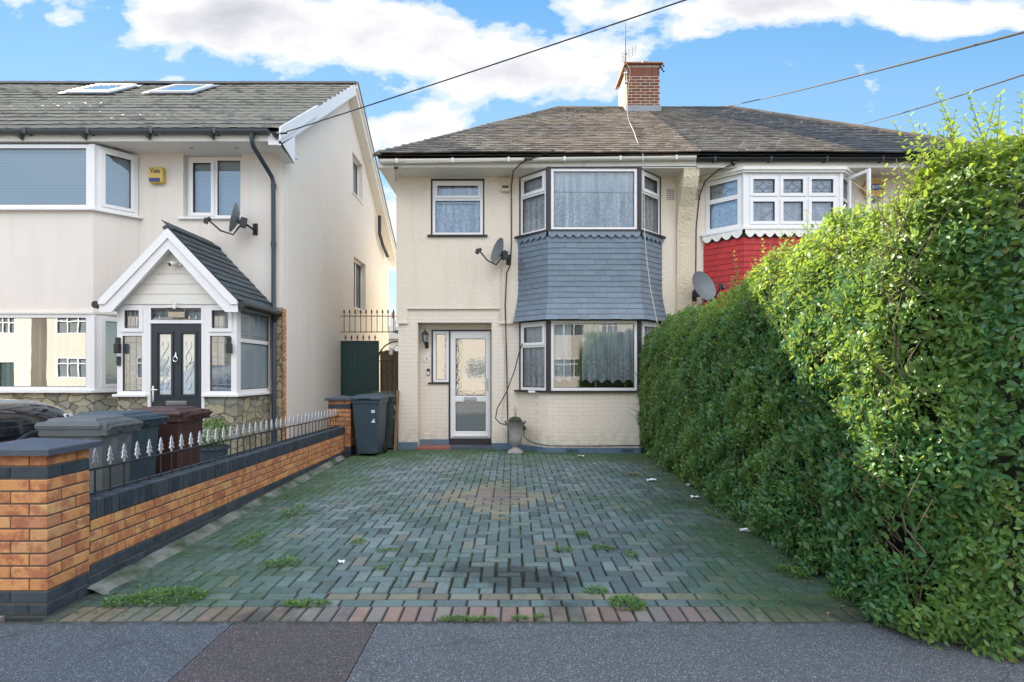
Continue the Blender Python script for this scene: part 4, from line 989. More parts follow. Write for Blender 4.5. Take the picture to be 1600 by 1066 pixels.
obj('vertical_blind', (lambda mb: [mb.box(-8.5 + i * .13, -8.5 + i * .13 + .02 + .03 * (i % 2), 9.0 + (i % 3) * .01, 9.1, 1.2, 2.38) for i in range(14)] and mb)(MB()), 'blind', lh)
obj('bay_head', MB().prism([(-9.14, LY - .001), (-9.12, LY - .04), (-8.64, 8.735), (-6.73, 8.735), (-6.30, LY - .04), (-6.28, LY - .001)], 2.402, 2.44), 'upvc_aged', lh)
# eaves, gutter, roof
SX = -3.70
obj('soffit', MB().box(-15, SX - .03, 8.742, LY + .26, 5.17, 5.19), 'upvc', lh)
obj('fascia', MB().box(-15, SX - .02, 8.72, 8.741, 5.165, 5.31), 'upvc_aged', lh)
sp = MB()
for x in (-6.55, -5.3, -4.55): sp.T = Matrix.Translation((x, 9.0, 5.165)); sp.lathe([(.035, 0), (.035, .006), (.02, .006)], n=12)
obj('downlight', sp, 'silver', lh)
gutter(-15, SX - .16, 8.65, 5.31, .065, 0, 'grey_gutter', lh)
for x in (-15 + 1.02 * i for i in range(12)):
  obj('rafter_bracket', MB().add([(x - .05, 8.71, 5.26), (x + .05, 8.71, 5.26), (x + .03, 8.71, 5.17), (x - .05, 8.60, 5.26), (x + .05, 8.60, 5.26), (x + .03, 8.69, 5.17)], [(0, 1, 2), (5, 4, 3), (0, 3, 4, 1), (1, 4, 5, 2), (2, 5, 3, 0)]), 'grey_gutter', lh)
def pantiles(x0, x1, y0, z0, y1, z1, gauge=.33, wt=.30):
    mb = MB(); S = math.hypot(y1 - y0, z1 - z0); uy, uz = (y1 - y0) / S, (z1 - z0) / S; ny, nz = -uz, uy
    n = round(S / gauge); g = S / n; cols = int((x1 - x0) / (wt / 8)); V = []; F = []; E = []
    for i in range(n):
        b = len(V); j = [random.uniform(-.0012, .0012) for _ in range(int((x1 - x0) / wt) + 3)]
        for c in range(cols + 1):
            x = x0 + (x1 - x0) * c / cols; ph = (x - x0) / wt; pr = .006 * (max(0, math.sin(ph * 2 * math.pi)) ** .7 if math.sin(ph * 2 * math.pi) > 0 else 0) + j[int(ph)]
            sag = .02 * mnoise.noise(Vector((x * .3, i * .2, 0)))
            for s, h in ((-.004, .012), (-.004, .042), (.032, .026), (g * 1.04, .004)):
                hh = h + pr * 1.0 + sag; V.append((x, y0 + uy * (i * g + s) + ny * hh, z0 + uz * (i * g + s) + nz * hh))
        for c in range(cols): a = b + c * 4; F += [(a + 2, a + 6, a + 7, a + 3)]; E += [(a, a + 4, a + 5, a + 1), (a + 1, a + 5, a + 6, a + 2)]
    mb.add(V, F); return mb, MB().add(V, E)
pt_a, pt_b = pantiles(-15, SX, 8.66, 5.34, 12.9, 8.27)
lroof = obj('roof', pt_a, 'pantile', lh); obj('painted_tile_glints', pt_b, 'tile_edge', lroof)  # strips along the course noses carry the painted glint colour
rb_ = MB().add([(-15, 8.72, 5.32), (SX, 8.72, 5.32), (SX, 12.9, 8.25), (-15, 12.9, 8.25), (SX + .02, 17.55, 5.06), (-15, 17.55, 5.06)], [(0, 1, 2, 3), (3, 2, 4, 5)])
obj('roof_slope', rb_, 'pantile', lh)
obj('ridge_tiles', ridge_tiles((-15, 12.9, 8.30), (SX, 12.9, 8.30), .13, .45, .05), 'ridge_stone', lroof)
ov = MB()
ov.prism_x([(12.92, 8.30), (17.56, 5.10), (17.60, 5.16), (12.94, 8.37)], SX - .2, SX + .05)
obj('rear_verge_tiles', ov, 'pantile', lroof)
# bargeboards
def rake(y0, z0, y1, z1, h, x0, x1, mat, nm, par=lh):
    return obj(nm, MB().prism_x([(y0, z0 - h), (y1, z1 - h), (y1, z1), (y0, z0)], x0, x1), mat, par)
rake(8.70, 5.35, 12.9, 8.30, .26, SX - .03, SX, 'upvc', 'bargeboard')
rake(12.9, 8.30, 17.55, 5.09, .26, SX - .03, SX, 'upvc_aged', 'bargeboard')
rake(12.9, 8.30, 17.55, 5.09, .10, SX + .001, SX + .04, 'upvc_aged', 'bargeboard')
rake(8.64, 5.36, 10.3, 6.52, .20, SX + .001, SX + .03, 'upvc', 'bargeboard')
rake(8.9, 5.20, 12.9, 8.05, .02, LX + .001, SX - .031, 'upvc', 'verge_soffit')
rake(12.9, 8.05, 17.5, 4.87, .02, LX + .001, SX - .031, 'upvc_aged', 'verge_soffit')
obj('box_end', MB().prism_x([(8.70, 5.16), (9.28, 5.02), (9.28, 5.5), (8.70, 5.12)], SX - .03, SX + .0).prism_x([(8.70, 5.10), (9.28, 5.02), (9.28, 5.7), (8.70, 5.30)], LX + .0, SX - .031), 'upvc', lh)
for (x, y) in ((-12.0, 11.6), (-10.15, 11.6)):
    pass
for k, X in enumerate((-9.0, -7.25)):
    y0, y1 = 11.55, 12.45; z0, z1 = 5.34 + (y0 - 8.66) * .691, 5.34 + (y1 - 8.66) * .691
    n_ = Vector((0, -.57, .82)); s = MB()
    def Q(x, tt, h): return (x, y0 + (y1 - y0) * tt + n_.y * h, z0 + (z1 - z0) * tt + n_.z * h)
    fr_ = MB()
    for (xa, xb, ta, tb) in ((X - .45, X + .45, 0, .08), (X - .45, X + .45, .92, 1), (X - .45, X - .38, .08, .92), (X + .38, X + .45, .08, .92)):
        fr_.add([Q(xa, ta, .02), Q(xb, ta, .02), Q(xb, tb, .02), Q(xa, tb, .02), Q(xa, ta, .09), Q(xb, ta, .09), Q(xb, tb, .09), Q(xa, tb, .09)], [(4, 5, 6, 7), (0, 1, 5, 4), (1, 2, 6, 5), (2, 3, 7, 6), (3, 0, 4, 7)])
    sk_ = obj('skylight', fr_, 'upvc', lh)
    obj('pane', MB().add([Q(X - .38, .08, .07), Q(X + .38, .08, .07), Q(X + .38, .92, .07), Q(X - .38, .92, .07)], [(0, 1, 2, 3)]), 'glass_mirror', sk_)
    obj('flashing', MB().add([Q(X - .55, -.1, .065), Q(X + .55, -.1, .065), Q(X + .55, 1.08, .065), Q(X - .55, 1.08, .065)], [(0, 1, 2, 3)]), 'lead', sk_)
# downpipe
dp = MB().tube([(-4.14, 8.65, 5.27), (-4.14, 8.66, 5.15), (-4.14, 8.70, 5.08), (-4.06, 9.0, 4.84), (-4.03, 9.13, 4.74), (-4.02, 9.16, 4.66), (-4.02, 9.17, 3.6), (-4.02, 9.17, 2.62), (-4.0, 9.15, 2.50), (-3.99, 9.12, 2.40), (-3.99, 9.12, .1)], .036, 12)
for z in (4.6, 3.62): dp.tube([(-4.02, 9.17, z - .04), (-4.02, 9.17, z + .04)], .044, 12)
obj('downpipe', dp, 'dark_pipe', lh, smooth=True)
obj('stone_return', MB().box(-4.08, -3.885, LY - .045, LY - .001, -.1, 2.56), 'stone_cladding', lh)
bs = MB(); z = .0
while z < 2.5: bs.bbox(-3.899, -3.865, LY - .045, LY + .07, z, z + .065, .003); z += .075
obj('brick_edge', bs, 'orange_brick', lh)
# alarm box with lettering
al = thing('alarm_box', (-6.0, LY, 4.8), 'yellow burglar alarm box with blue strobe on the cream wall left of the upstairs window', 'alarm')
al_b = MB(); al_b.bbox(-6.12, -5.885, LY - .09, LY - .001, 4.655, 4.93, .02); obj('casing', al_b, 'yellow_box', al)
obj('strobe', MB().bbox(-6.105, -5.93, LY - .102, LY - .088, 4.675, 4.735, .006), 'blue_print', al)
textmesh('Yale', .10, .002, (-6.01, LY - .0925, 4.85), (R(90), 0, 0), 'black_plastic', al, bold=.0015)
# satellite dishes
def dish(nm, c, yaw, lab, par=None, r=.30, tilt=22, arm=True, flip=1, wall_off=(.18, .12)):
    t_ = thing('satellite_dish', c, lab, 'satellite dish', 'satellite dishes on the house fronts')
    Mx = Matrix.Translation(c) @ Matrix.Rotation(yaw, 4, 'Z') @ Matrix.Rotation(R(tilt), 4, 'X')
    d = MB(); d.T = Mx; V = []; F = []; n = 28; rings = 6
    for i in range(rings + 1):
        q = i / rings
        for k in range(n):
            th = 2 * math.pi * k / n; V.append((r * .92 * q * math.cos(th), .085 * q * q - .085, r * q * math.sin(th)))
    b = len(V)
    for i in range(rings + 1):
        q = i / rings
        for k in range(n):
            th = 2 * math.pi * k / n; V.append((r * .92 * q * math.cos(th), .085 * q * q - .085 + .008, r * q * math.sin(th)))
    # bowl opens toward local -y: flip the depth
    V = [(x, -(y + .085), z) for x, y, z in V]
    for i in range(rings):
        for k in range(n):
            a, c_, e, f_ = i * n + k, i * n + (k + 1) % n, (i + 1) * n + (k + 1) % n, (i + 1) * n + k
            F.append((a, c_, e, f_)); F.append((b + f_, b + e, b + c_, b + a))
    for k in range(n): F.append((rings * n + k, rings * n + (k + 1) % n, b + rings * n + (k + 1) % n, b + rings * n + k))
    d.add(V, F); obj('reflector', d, 'dish_grey', t_, smooth=True)
    a = MB(); a.T = Mx; a.tube([(0, .03, -.12), (0, -.03, -r - .03), (0, -.22, -r - .02), (0, -.42, -r * .62)], .014, 8)
    a.tube([(0, .0, -.05), (0, .10, -.05)], .03, 8); a.bbox(-.05, .05, .03, .12, -.12, .04, .005); obj('arm', a, 'metal_black', t_)
    l = MB(); l.T = Mx; l.tube([(0, -.46, -r * .62 - .03), (0, -.40, -r * .45)], [.035, .03], 10); l.bbox(-.03, .03, -.48, -.42, -r * .62 - .07, -r * .62 + .02, .005); obj('lnb', l, 'black_plastic', t_)
    w_ = MB(); P0 = Mx @ Vector((0, .10, -.05)); w_.tube([tuple(P0), (c[0] + wall_off[0], c[1] + wall_off[1] * .7, c[2] - .12), (c[0] + wall_off[0], c[1] + wall_off[1], c[2] - .10)], .018, 8)
    w_.bbox(c[0] + wall_off[0] - .04, c[0] + wall_off[0] + .04, c[1] + wall_off[1] - .012, c[1] + wall_off[1], c[2] - .20, c[2] + .0, .004); obj('bracket', w_, 'metal_black', t_)
    return t_
dish('d1', (-4.50, 8.97, 3.99), R(-68), 'grey satellite dish on the cream rendered wall beside the dark downpipe', r=.25, tilt=-12, wall_off=(.14, .279))
dish('d2', (-.20, 10.10, 3.70), R(-62), 'grey satellite dish on the pebbledashed wall left of the blue tile-hung bay', r=.24, tilt=-16, wall_off=(.13, .248))
dish('d3', (3.45, 9.95, 3.0), R(28), 'grey-green satellite dish poking out above the far end of the hedge', r=.30, tilt=-20, wall_off=(.0, .34))

# ================================================================== PORCH
PY = 8.10; PX0, PX1 = -5.88, -4.10
po = thing('porch', (-5, 8.7, 0), 'white gabled porch with dark slate roof, leaded sidelights and anthracite door', 'porch')
for bx_ in ((PX0, -5.42, PY + .01, PY + .2, -.1, 1.095), (-4.60, PX1, PY + .01, PY + .2, -.1, 1.095), (PX1 - .2, PX1, PY + .201, LY - .05, -.1, 1.095), (PX0, PX0 + .2, PY + .201, LY - .05, -.1, 1.095)): obj('stone_base', MB().box(*bx_), 'stone_cladding', po)
obj('sill', MB().bbox(PX0 - .04, -5.43, PY - .05, PY + .2, 1.096, 1.135, .006).bbox(-4.60, PX1 + .05, PY - .05, PY + .2, 1.096, 1.135, .006).bbox(PX1 - .18, PX1 + .05, PY + .201, LY - .06, 1.096, 1.135, .006), 'upvc', po)
G4 = {0: 'grid', 1: 'grid'}
for (xa, xb) in ((PX0, -5.43), (-4.58, PX1)):
    window(po, (xa, PY), (xb, PY), 1.137, 2.47, [(.04, .96, 0, .68), (.02, .98, .70, 1)], 'upvc', .045, .06, 0, 'glass_soft', 'net_curtain', openers=(1,), lead=G4, back_args=dict(amp=.004))
window(po, (-5.428, PY), (-4.582, PY), 2.19, 2.47, [(0, 1, 0, 1)], 'upvc', .05, .06, 0, 'glass_soft', 'net_curtain', lead={0: 'grid'}, back_args=dict(amp=.004))
window(po, (PX1 - .0, PY + .062), (PX1 - .0, LY - .02), 1.137, 2.47, [(0, 1, 0, .62), (0, 1, .62, 1)], 'upvc', .06, .06, 0, 'glass_frosted', None, lead={1: 'grid'})
window(po, (PX0, LY - .02), (PX0, PY + .062), 1.137, 2.47, [(0, 1, 0, 1)], 'upvc', .06, .06, 0, 'glass_frosted', None)
obj('door_frame', MB().box(-5.428, -5.385, PY, PY + .07, .05, 2.189).box(-4.625, -4.582, PY, PY + .07, .05, 2.189), 'upvc', po)
dr = obj('door', MB().plate(-5.384, -4.626, .10, 2.188, PY + .02, PY + .06, [(-5.27, -5.09, 1.13, 2.03), (-4.92, -4.74, 1.13, 2.03)])
         .plate(-5.31, -5.05, 1.09, 2.07, PY + .006, PY + .019, [(-5.285, -5.075, 1.115, 2.045)]).plate(-4.96, -4.70, 1.09, 2.07, PY + .006, PY + .019, [(-4.935, -4.725, 1.115, 2.045)])
         .plate(-5.31, -5.05, .25, .86, PY + .008, PY + .019, [(-5.28, -5.08, .28, .83)]).plate(-4.96, -4.70, .25, .86, PY + .008, PY + .019, [(-4.93, -4.73, .28, .83)]), 'composite_door', po, label='anthracite panelled door with two tall glazed strips')
for (xa, xb) in ((-5.27, -5.09), (-4.92, -4.74)):
    obj('pane', MB().add([(xa, PY + .035, 1.13), (xb, PY + .035, 1.13), (xb, PY + .035, 2.03), (xa, PY + .035, 2.03)], [(0, 1, 2, 3)]), 'glass_frosted', dr)
    cx = (xa + xb) / 2; l = MB()
    for s_ in (-1, 1): l.tube([(cx + s_ * .0 + s_ * .045 * math.sin(q * .9), PY + .032, 1.2 + q * .055) for q in range(14)], .004, 4)
    obj('leading', l, 'silver', dr)
obj('letterbox', MB().bbox(-5.16, -4.85, PY + .006, PY + .0195, .965, 1.035, .004).bbox(-5.13, -4.88, PY + .001, PY + .0055, .98, 1.02, .002), 'chrome', dr)
kn = MB().tube([(-5.005, PY + .015, 1.70), (-5.005, PY - .012, 1.70)], .018, 10)
kn.tube([(-5.005 + .032 * math.sin(a * .5236), PY - .012, 1.655 + .038 * math.cos(a * .5236)) for a in range(13)], .007, 6); kn.tube([(-5.005, PY + .0, 1.71), (-5.005, PY + .0, 1.76)], [.016, .004], 8)
obj('knocker', kn, 'chrome', dr)
obj('handle', MB().bbox(-5.365, -5.335, PY + .006, PY + .0195, 1.02, 1.26, .003).tube([(-5.35, PY + .01, 1.20), (-5.35, PY - .03, 1.20), (-5.26, PY - .035, 1.20)], .009, 8), 'chrome', dr)
# gable: horizontal boards, bargeboards, slate slopes
AX, AZ = -5.01, 3.55; EXl, EXr, EZ = -6.02, -4.0, 2.50
gbm = MB(); z = 2.475
while z < 3.3:
    z2 = min(z + .15, 3.38); hw0 = (AZ - .12 - z) * .96; hw1 = max(.01, (AZ - .12 - z2) * .96)
    gbm.prism_y([(AX - hw0, z), (AX + hw0, z), (AX + hw1, z2 - .008), (AX - hw1, z2 - .008)], PY - .02, PY + .03); z += .15
gbm.prism_y([(AX - .95, 2.471), (AX + .95, 2.471), (AX, 3.40)], PY - .005, PY + .06)
obj('gable_boards', gbm, 'upvc_aged', po)
def barge(w, y0, y1, dz, nm):
    m_ = MB()
    for s_, ex in ((-1, EXl), (1, EXr)):
        m_.prism_y([(AX, AZ - dz), (ex, EZ - dz * .9), (ex, EZ - w - dz * .9 + .04), (ex - s_ * w * .9, EZ - w - dz * .9 + .04), (AX, AZ - w * 1.45 - dz)], y0, y1)
    obj(nm, m_, 'upvc', po)
barge(.20, 7.93, 7.955, 0, 'bargeboard'); barge(.10, 7.905, 7.929, -.012, 'bargeboard')
obj('gable_soffit', MB().prism_y([(AX, AZ - .20), (EXl + .06, EZ - .13), (EXl + .12, EZ - .13), (AX, AZ - .26)], 7.956, PY + .0).prism_y([(AX, AZ - .20), (EXr - .06, EZ - .13), (EXr - .12, EZ - .13), (AX, AZ - .26)], 7.956, PY + .0), 'upvc', po)
prf = obj('roof', tiled_slope((EXr, 7.90, EZ - .0), (EXr, LY - .001, EZ - .0), (AX, 7.90, AZ + .02), (AX, LY - .001, AZ + .02), wt=.25, gauge=.14, th=.008), 'porch_slate', po)
obj('roof_slope', MB().prism_y([(AX, AZ + .01), (EXl, EZ), (EXl, EZ - .03), (AX, AZ - .03), (EXr, EZ - .03), (EXr, EZ - .005)], 7.957, LY - .001), 'porch_slate', po)
obj('ridge', ridge_tiles((AX, 7.90, AZ + .03), (AX, LY - .002, AZ + .03), .07, .4, .03), 'porch_slate', prf)
for s_, ex in ((1, EXr + .06), (-1, EXl - .06)):
    V = []; g_ = MB(); 
    g_.tube([(ex, 7.93, EZ - .05), (ex, LY - .03, EZ - .05)], .055, 10); obj('gutter', g_, 'black_plastic', po, smooth=True)
obj('gutter_outlet', MB().tube([(EXr + .06, 9.05, EZ - .08), (-3.99, 9.12, EZ - .2)], .035, 8), 'black_plastic', po)
obj('fascia', MB().box(PX1 + .0, PX1 + .03, PY + .0, LY - .03, 2.40, 2.50), 'upvc', po)
lm = None
for k, (X, lab) in enumerate(((PX0 + .03, 'black up-and-down wall lamp on the left corner post of the white porch'), (PX1 - .10, 'black up-and-down wall lamp on the right corner post of the white porch'))):
    q = thing('wall_lamp', (X, PY, 1.85), lab, 'lamp', 'wall lamps either side of the porch')
    obj('back_plate', MB().bbox(X - .03, X + .025, PY - .04, PY - .001, 1.80, 1.98, .006), 'black_plastic', q)
    obj('lamp_body', MB().bbox(X - .01, X + .06, PY - .10, PY - .041, 1.74, 1.89, .008), 'black_plastic', q)
db = tag(obj('doorbell', MB().bbox(-5.87, -5.82, PY - .03, PY - .001, 1.56, 1.70, .008), 'black_plastic', at=(-5.85, PY, 1.6)), 'small black doorbell on white porch frame below the left lamp', 'doorbell')
cc = thing('security_camera', (-4.98, PY, 3.05), 'small white security camera high on the white porch gable', 'camera')
obj('body', MB().tube([(-4.94, PY - .03, 3.08), (-5.0, PY - .15, 3.04)], .036, 14), 'upvc_aged', cc, smooth=True); obj('base', MB().tube([(-4.93, PY - .02, 3.08), (-4.93, PY - .055, 3.08)], .05, 14), 'upvc', cc)
obj('lens', MB().tube([(-5.0, PY - .1505, 3.04), (-5.004, PY - .158, 3.037)], .024, 12), 'plain_black', cc)
an = thing('antler_ornament', (-5.0, PY, 2.5), 'small white antler head ornament fixed over the porch door', 'ornament')
o1 = MB().tube([(-5.0, PY - .03, 2.45), (-5.0, PY - .05, 2.40)], [.03, .015], 8)
for s_ in (-1, 1): o1.tube([(-5.0 + s_ * .01, PY - .04, 2.45), (-5.0 + s_ * .045, PY - .05, 2.50), (-5.0 + s_ * .03, PY - .05, 2.57)], [.009, .004], 6)
obj('head', o1, 'upvc', an); obj('bracket', MB().bbox(-5.13, -4.95, PY - .02, PY - .001, 2.42, 2.445, .003), 'upvc', an)
obj('plaque', MB().bbox(-5.10, -4.86, PY - .03, PY - .015, 2.27, 2.36, .01), 'litter_tan', an)

# ================================================================== GATE, RAILINGS, BACKGROUND
GY = 12.4
gt = thing('garden_gate', (-3.5, GY, 0), 'dark green boarded side gate between the two houses', 'gate')
gm_ = MB()
for i in range(7): gm_.bbox(-3.86 + i * .112, -3.86 + i * .112 + .108, GY, GY + .03, 0, 2.13, .004)
obj('boards', gm_, 'gate_green', gt); obj('frame', MB().box(-3.899, -3.862, GY - .02, GY + .05, 0, 2.18).box(-3.08, -3.04, GY - .02, GY + .05, 0, 2.18).box(-3.861, -3.081, GY - .02, GY + .05, 2.131, 2.18), 'gate_green', gt)
def spear(mb, x, y, z0, z1, r=.008):
    mb.tube([(x, y, z0), (x, y, z1)], r, 6); mb.tube([(x, y, z1), (x, y, z1 + .03), (x, y, z1 + .10)], [.008, .024, .002], 6)
sp_ = MB()
for i in range(6): spear(sp_, -3.80 + i * .135, GY + .02, 2.18, 2.22)
obj('spikes', sp_, 'metal_black', gt)
sr = thing('spiked_railing', (-3.0, GY, 2.5), 'black iron spear railing bridging the gap above the green gate', 'railing')
for i in range(14):
    b_ = MB(); spear(b_, -3.82 + i * .125, GY - .02, 2.36, 2.80); obj('bar', b_, 'metal_black', sr)
obj('rail', MB().tube([(-3.90, GY - .02, 2.74), (-2.17, GY - .02, 2.74)], .010, 6), 'metal_black', sr); obj('rail', MB().tube([(-3.90, GY - .02, 2.38), (-2.17, GY - .02, 2.38)], .010, 6), 'metal_black', sr)
ig = thing('iron_gate', (-2.6, GY - .1, 0), 'arched wrought iron gate with scrolls beside the green boarded gate', 'gate')
ar = MB(); R0 = .44; cx = -2.60; cz = 1.72
ar.tube([(-3.035, GY - .06, 0), (-3.035, GY - .06, cz)] + [(cx - R0 * math.cos(a * math.pi / 16), GY - .06, cz + R0 * math.sin(a * math.pi / 16)) for a in range(1, 16)] + [(-2.165, GY - .06, cz), (-2.175, GY - .06, 0)], .016, 6)
obj('arch_frame', ar, 'metal_black', ig)
for i in range(7): X = -2.95 + i * .115; obj('bar', MB().tube([(X, GY - .06, .1), (X, GY - .06, 1.72 + (.0 if i % 2 else .0))], .008, 6), 'metal_black', ig)
obj('rail', MB().tube([(-3.035, GY - .06, 1.72), (-2.17, GY - .06, 1.72)], .011, 6).tube([(-3.035, GY - .06, .12), (-2.17, GY - .06, .12)], .011, 6), 'metal_black', ig)
scr = MB()
for (cx_, cz_, s_) in ((-2.80, 1.87, 1), (-2.40, 1.87, -1), (-2.6, 1.98, 1), (-2.80, 1.45, -1), (-2.62, 1.3, 1), (-2.42, 1.5, 1)):
    scr.tube([(cx_ + s_ * (.11 - q * .007) * math.cos(q * .55), GY - .07, cz_ + (.11 - q * .007) * math.sin(q * .55)) for q in range(15)], .006, 5)
obj('scrolls', scr, 'metal_black', ig)
obj('notice', MB().bbox(-2.78, -2.70, GY - .09, GY - .08, 1.86, 2.02, .002), 'paper', ig)
ofp = MB()
for i in range(8): ofp.bbox(-3.03 + i * .107, -3.03 + i * .107 + .104, GY + .1, GY + .12, 0, 1.95 + .02 * (i % 3), .003)
tag(obj('timber_fence', ofp, 'old_fence', at=(-2.6, GY + .1, 0)), 'weathered brown timber boards behind the arched iron gate', 'fence')
tag(obj('passage_lamp', MB().tube([(-2.24, 11.9, 2.40), (-2.24, 11.9, 2.44), (-2.26, 11.9, 2.50)], [.04, .07, .05], 10), 'metal_black', at=(-2.25, 11.9, 2.4)), 'small black lamp bracket on the side wall by the spear railing', 'lamp')
post = tag(obj('leaning_plank', MB().add([(-2.20, 10.12, 0), (-2.15, 10.12, 0), (-2.15, 10.15, 0), (-2.20, 10.15, 0), (-2.19, 10.31, 1.12), (-2.14, 10.31, 1.12), (-2.14, 10.34, 1.12), (-2.19, 10.34, 1.12)], [(3, 2, 1, 0), (4, 5, 6, 7), (0, 1, 5, 4), (1, 2, 6, 5), (2, 3, 7, 6), (3, 0, 4, 7)]), 'wood_brown', at=(-2.25, 10.1, 0)), 'narrow red-brown plank leaning on the house corner beside the bins', 'plank')
# far house beyond the gap: roof and chimney
fh = thing('distant_house', (-9, 42, 0), 'distant house with small chimney glimpsed through the gap between houses', 'house')
obj('wall', MB().box(-16, 2, 40, 48, -.3, 3.9), 'opp_pale', fh); obj('roof', MB().prism_x([(39.5, 3.9), (48.5, 3.9), (44, 5.2)], -16.4, 2.4), 'dark_tile', fh)
obj('chimney', MB().bbox(-9.40, -9.10, 42, 42.6, 4.6, 5.6, .03), 'opp_pale', fh); obj('chimney_pot', MB().lathe([(.13, 0), (.11, .4), (.13, .42), (.12, .5)], (-9.25, 42.3, 5.6), 12), 'terracotta', fh)

# ================================================================== OPPOSITE ROW (seen mirrored in the windows)
def opp_house(x0, wm, nm_lab, first):
    h = thing('terraced_house', (x0 + 3, -17, 0), nm_lab, 'house', 'houses across the street')
    wn = [(x0 + .6, x0 + 2.7, 1.1, 2.4), (x0 + .6, x0 + 2.7, 3.9, 5.1), (x0 + 3.9, x0 + 4.9, 0, 2.1), (x0 + 3.8, x0 + 5.0, 3.9, 5.0)]
    w_ = MB().plate(x0, x0 + 5.98, -.3, 5.3, -17.2, -16.95, wn); obj('wall', w_, wm, h)
    obj('side_wall', MB().box(x0, x0 + .25, -25, -17.201, -.3, 5.3).box(x0 + 5.73, x0 + 5.98, -25, -17.201, -.3, 5.3).box(x0 + .251, x0 + 5.729, -18.2, -18.1, -.3, 5.2), wm, h)
    for k, (a, b, c, d) in enumerate(wn):
        if k == 2: obj('door', MB().box(a, b, -17.1, -17.05, 0, d), 'gate_green', h); continue
        T_ = frameT((b, -16.94), (a, -16.94))[0]; m_ = MB(); m_.T = T_; L_ = b - a
        m_.plate(0, L_, c, d, 0, .06, [(.07 + i * (L_ - .07) / 3, (i + 1) * (L_ - .07) / 3, c + .07, d - .42) for i in range(3)] + [(.07 + i * (L_ - .07) / 3, (i + 1) * (L_ - .07) / 3, d - .35, d - .07) for i in range(3)])
        wv_ = obj('window', m_, 'upvc', h); obj('pane', MB().add([(a, -17.02, c), (b, -17.02, c), (b, -17.02, d), (a, -17.02, d)], [(3, 2, 1, 0)]), 'dish_grey', wv_)
    obj('roof', MB().prism_x([(-16.5, 5.25), (-25.4, 5.25), (-21, 8.3)], x0 - .1, x0 + 6.05), 'opp_roof', h)
    return h
labs = ['cream', 'pale', 'brick']
for i, X in enumerate((-42.5, -36.5, -29.5, -23.5, -16.5, -10.5, -3.8, 2.2, 9.5, 15.5)):
    wm = ('opp_cream', 'opp_pale', 'opp_cream', 'opp_cream', 'opp_pale', 'opp_cream', 'opp_cream', 'opp_pale', 'opp_brick', 'opp_brick')[i]
    ordn = ('farthest', 'second farthest', 'third farthest', 'fourth farthest', 'fifth', 'sixth', 'seventh', 'eighth', 'ninth', 'last')[i]
    opp_house(X, wm, '%s house across the street mirrored in the windows, %s from the left' % ({'opp_cream': 'cream', 'opp_pale': 'pale', 'opp_brick': 'red brick'}[wm], ordn), i == 0)

# ================================================================== WHEELIE BINS
def wheelie_bin(loc, yaw, mat, lab, lidmat=None, marks=None, k=1.0):
    t_ = thing('wheelie_bin', loc, lab, 'bin', 'wheelie bins along the boundary'); lidmat = lidmat or mat
    Mx = Matrix.Translation(loc) @ Matrix.Rotation(yaw, 4, 'Z') @ Matrix.Diagonal((k, k, 1, 1))
    b = MB(); b.T = Mx
    lv = [(.05, .21, .24, .30), (.10, .215, .25, .30), (.50, .245, .29, .31), (.92, .27, .325, .33), (.925, .29, .345, .35), (1.0, .292, .348, .352)]
    V = []; F = []
    for (z, hx, yf, yb) in lv:
        c = .035
        V += [(-hx + c, -yf, z), (hx - c, -yf, z), (hx, -yf + c, z), (hx, yb - c, z), (hx - c, yb, z), (-hx + c, yb, z), (-hx, yb - c, z), (-hx, -yf + c, z)]
    for r in range(len(lv) - 1):
        for i in range(8): j = (i + 1) % 8; F.append((r * 8 + i, r * 8 + j, r * 8 + 8 + j, r * 8 + 8 + i))
    F.append(tuple(range(7, -1, -1))); F.append(tuple((len(lv) - 1) * 8 + k for k in range(8))); b.add(V, F)
    obj('body', b, mat, t_)
    l = MB(); l.T = Mx; V = []; F = []; ring = [(-.27, -.37), (.27, -.37), (.30, -.34), (.30, .34), (-.30, .34), (-.30, -.34)]
    def sc_(f, z): return [(x * f, y * f, z) for x, y in ring]
    V = sc_(1, .985) + sc_(1.01, 1.012) + sc_(.97, 1.035) + sc_(.80, 1.045) + sc_(.72, 1.068) + sc_(.45, 1.075); n = 6
    for r in range(5):
        for i in range(n): j = (i + 1) % n; F.append((r * n + i, r * n + j, r * n + n + j, r * n + n + i))
    F.append(tuple(range(n - 1, -1, -1))); F.append(tuple(5 * n + k for k in range(n))); l.add(V, F)
    l.bbox(-.13, .13, -.40, -.36, 1.0, 1.03, .008); obj('lid', l, lidmat, t_)
    h = MB(); h.T = Mx; h.tube([(-.25, .37, .955), (-.25, .43, 1.0), (.25, .43, 1.0), (.25, .37, .955)], .016, 8); h.box(-.27, -.23, .33, .40, .93, 1.03); h.box(.23, .27, .33, .40, .93, 1.03); h.box(-.03, .03, .33, .40, .95, 1.02); obj('handle', h, lidmat, t_)
    for s_ in (-1, 1):
        w_ = MB(); w_.T = Mx; w_.tube([(s_ * .22, .27, .10), (s_ * .265, .27, .10)], .10, 18); w_.tube([(s_ * .265, .27, .10), (s_ * .272, .27, .10)], .05, 12); obj('wheel', w_, 'rubber', t_)
    if marks:
        for (tx, x, z, sz, rot, d) in marks:
            P_ = Mx @ Vector((x, -(.24 + (z - .05) * .098) - .004 if d == 'f' else 0, z)) if d == 'f' else Mx @ Vector((.21 + (z - .05) * .068 + .004, x, z))
            textmesh(tx, sz, .001, P_, (R(90), rot, yaw) if d == 'f' else (R(90), 0, yaw + R(90)), 'paper', t_, name='painted_number', bold=.004)
    return t_
B1 = wheelie_bin((-2.52, 9.66, 0), R(-3), 'bin_blue', 'blue-grey wheelie bin with painted marks beside the far brick pillar', marks=[('=', .16, .78, .12, 0, 'f'), ('2', .16, .64, .14, 0, 'f')], k=.86)
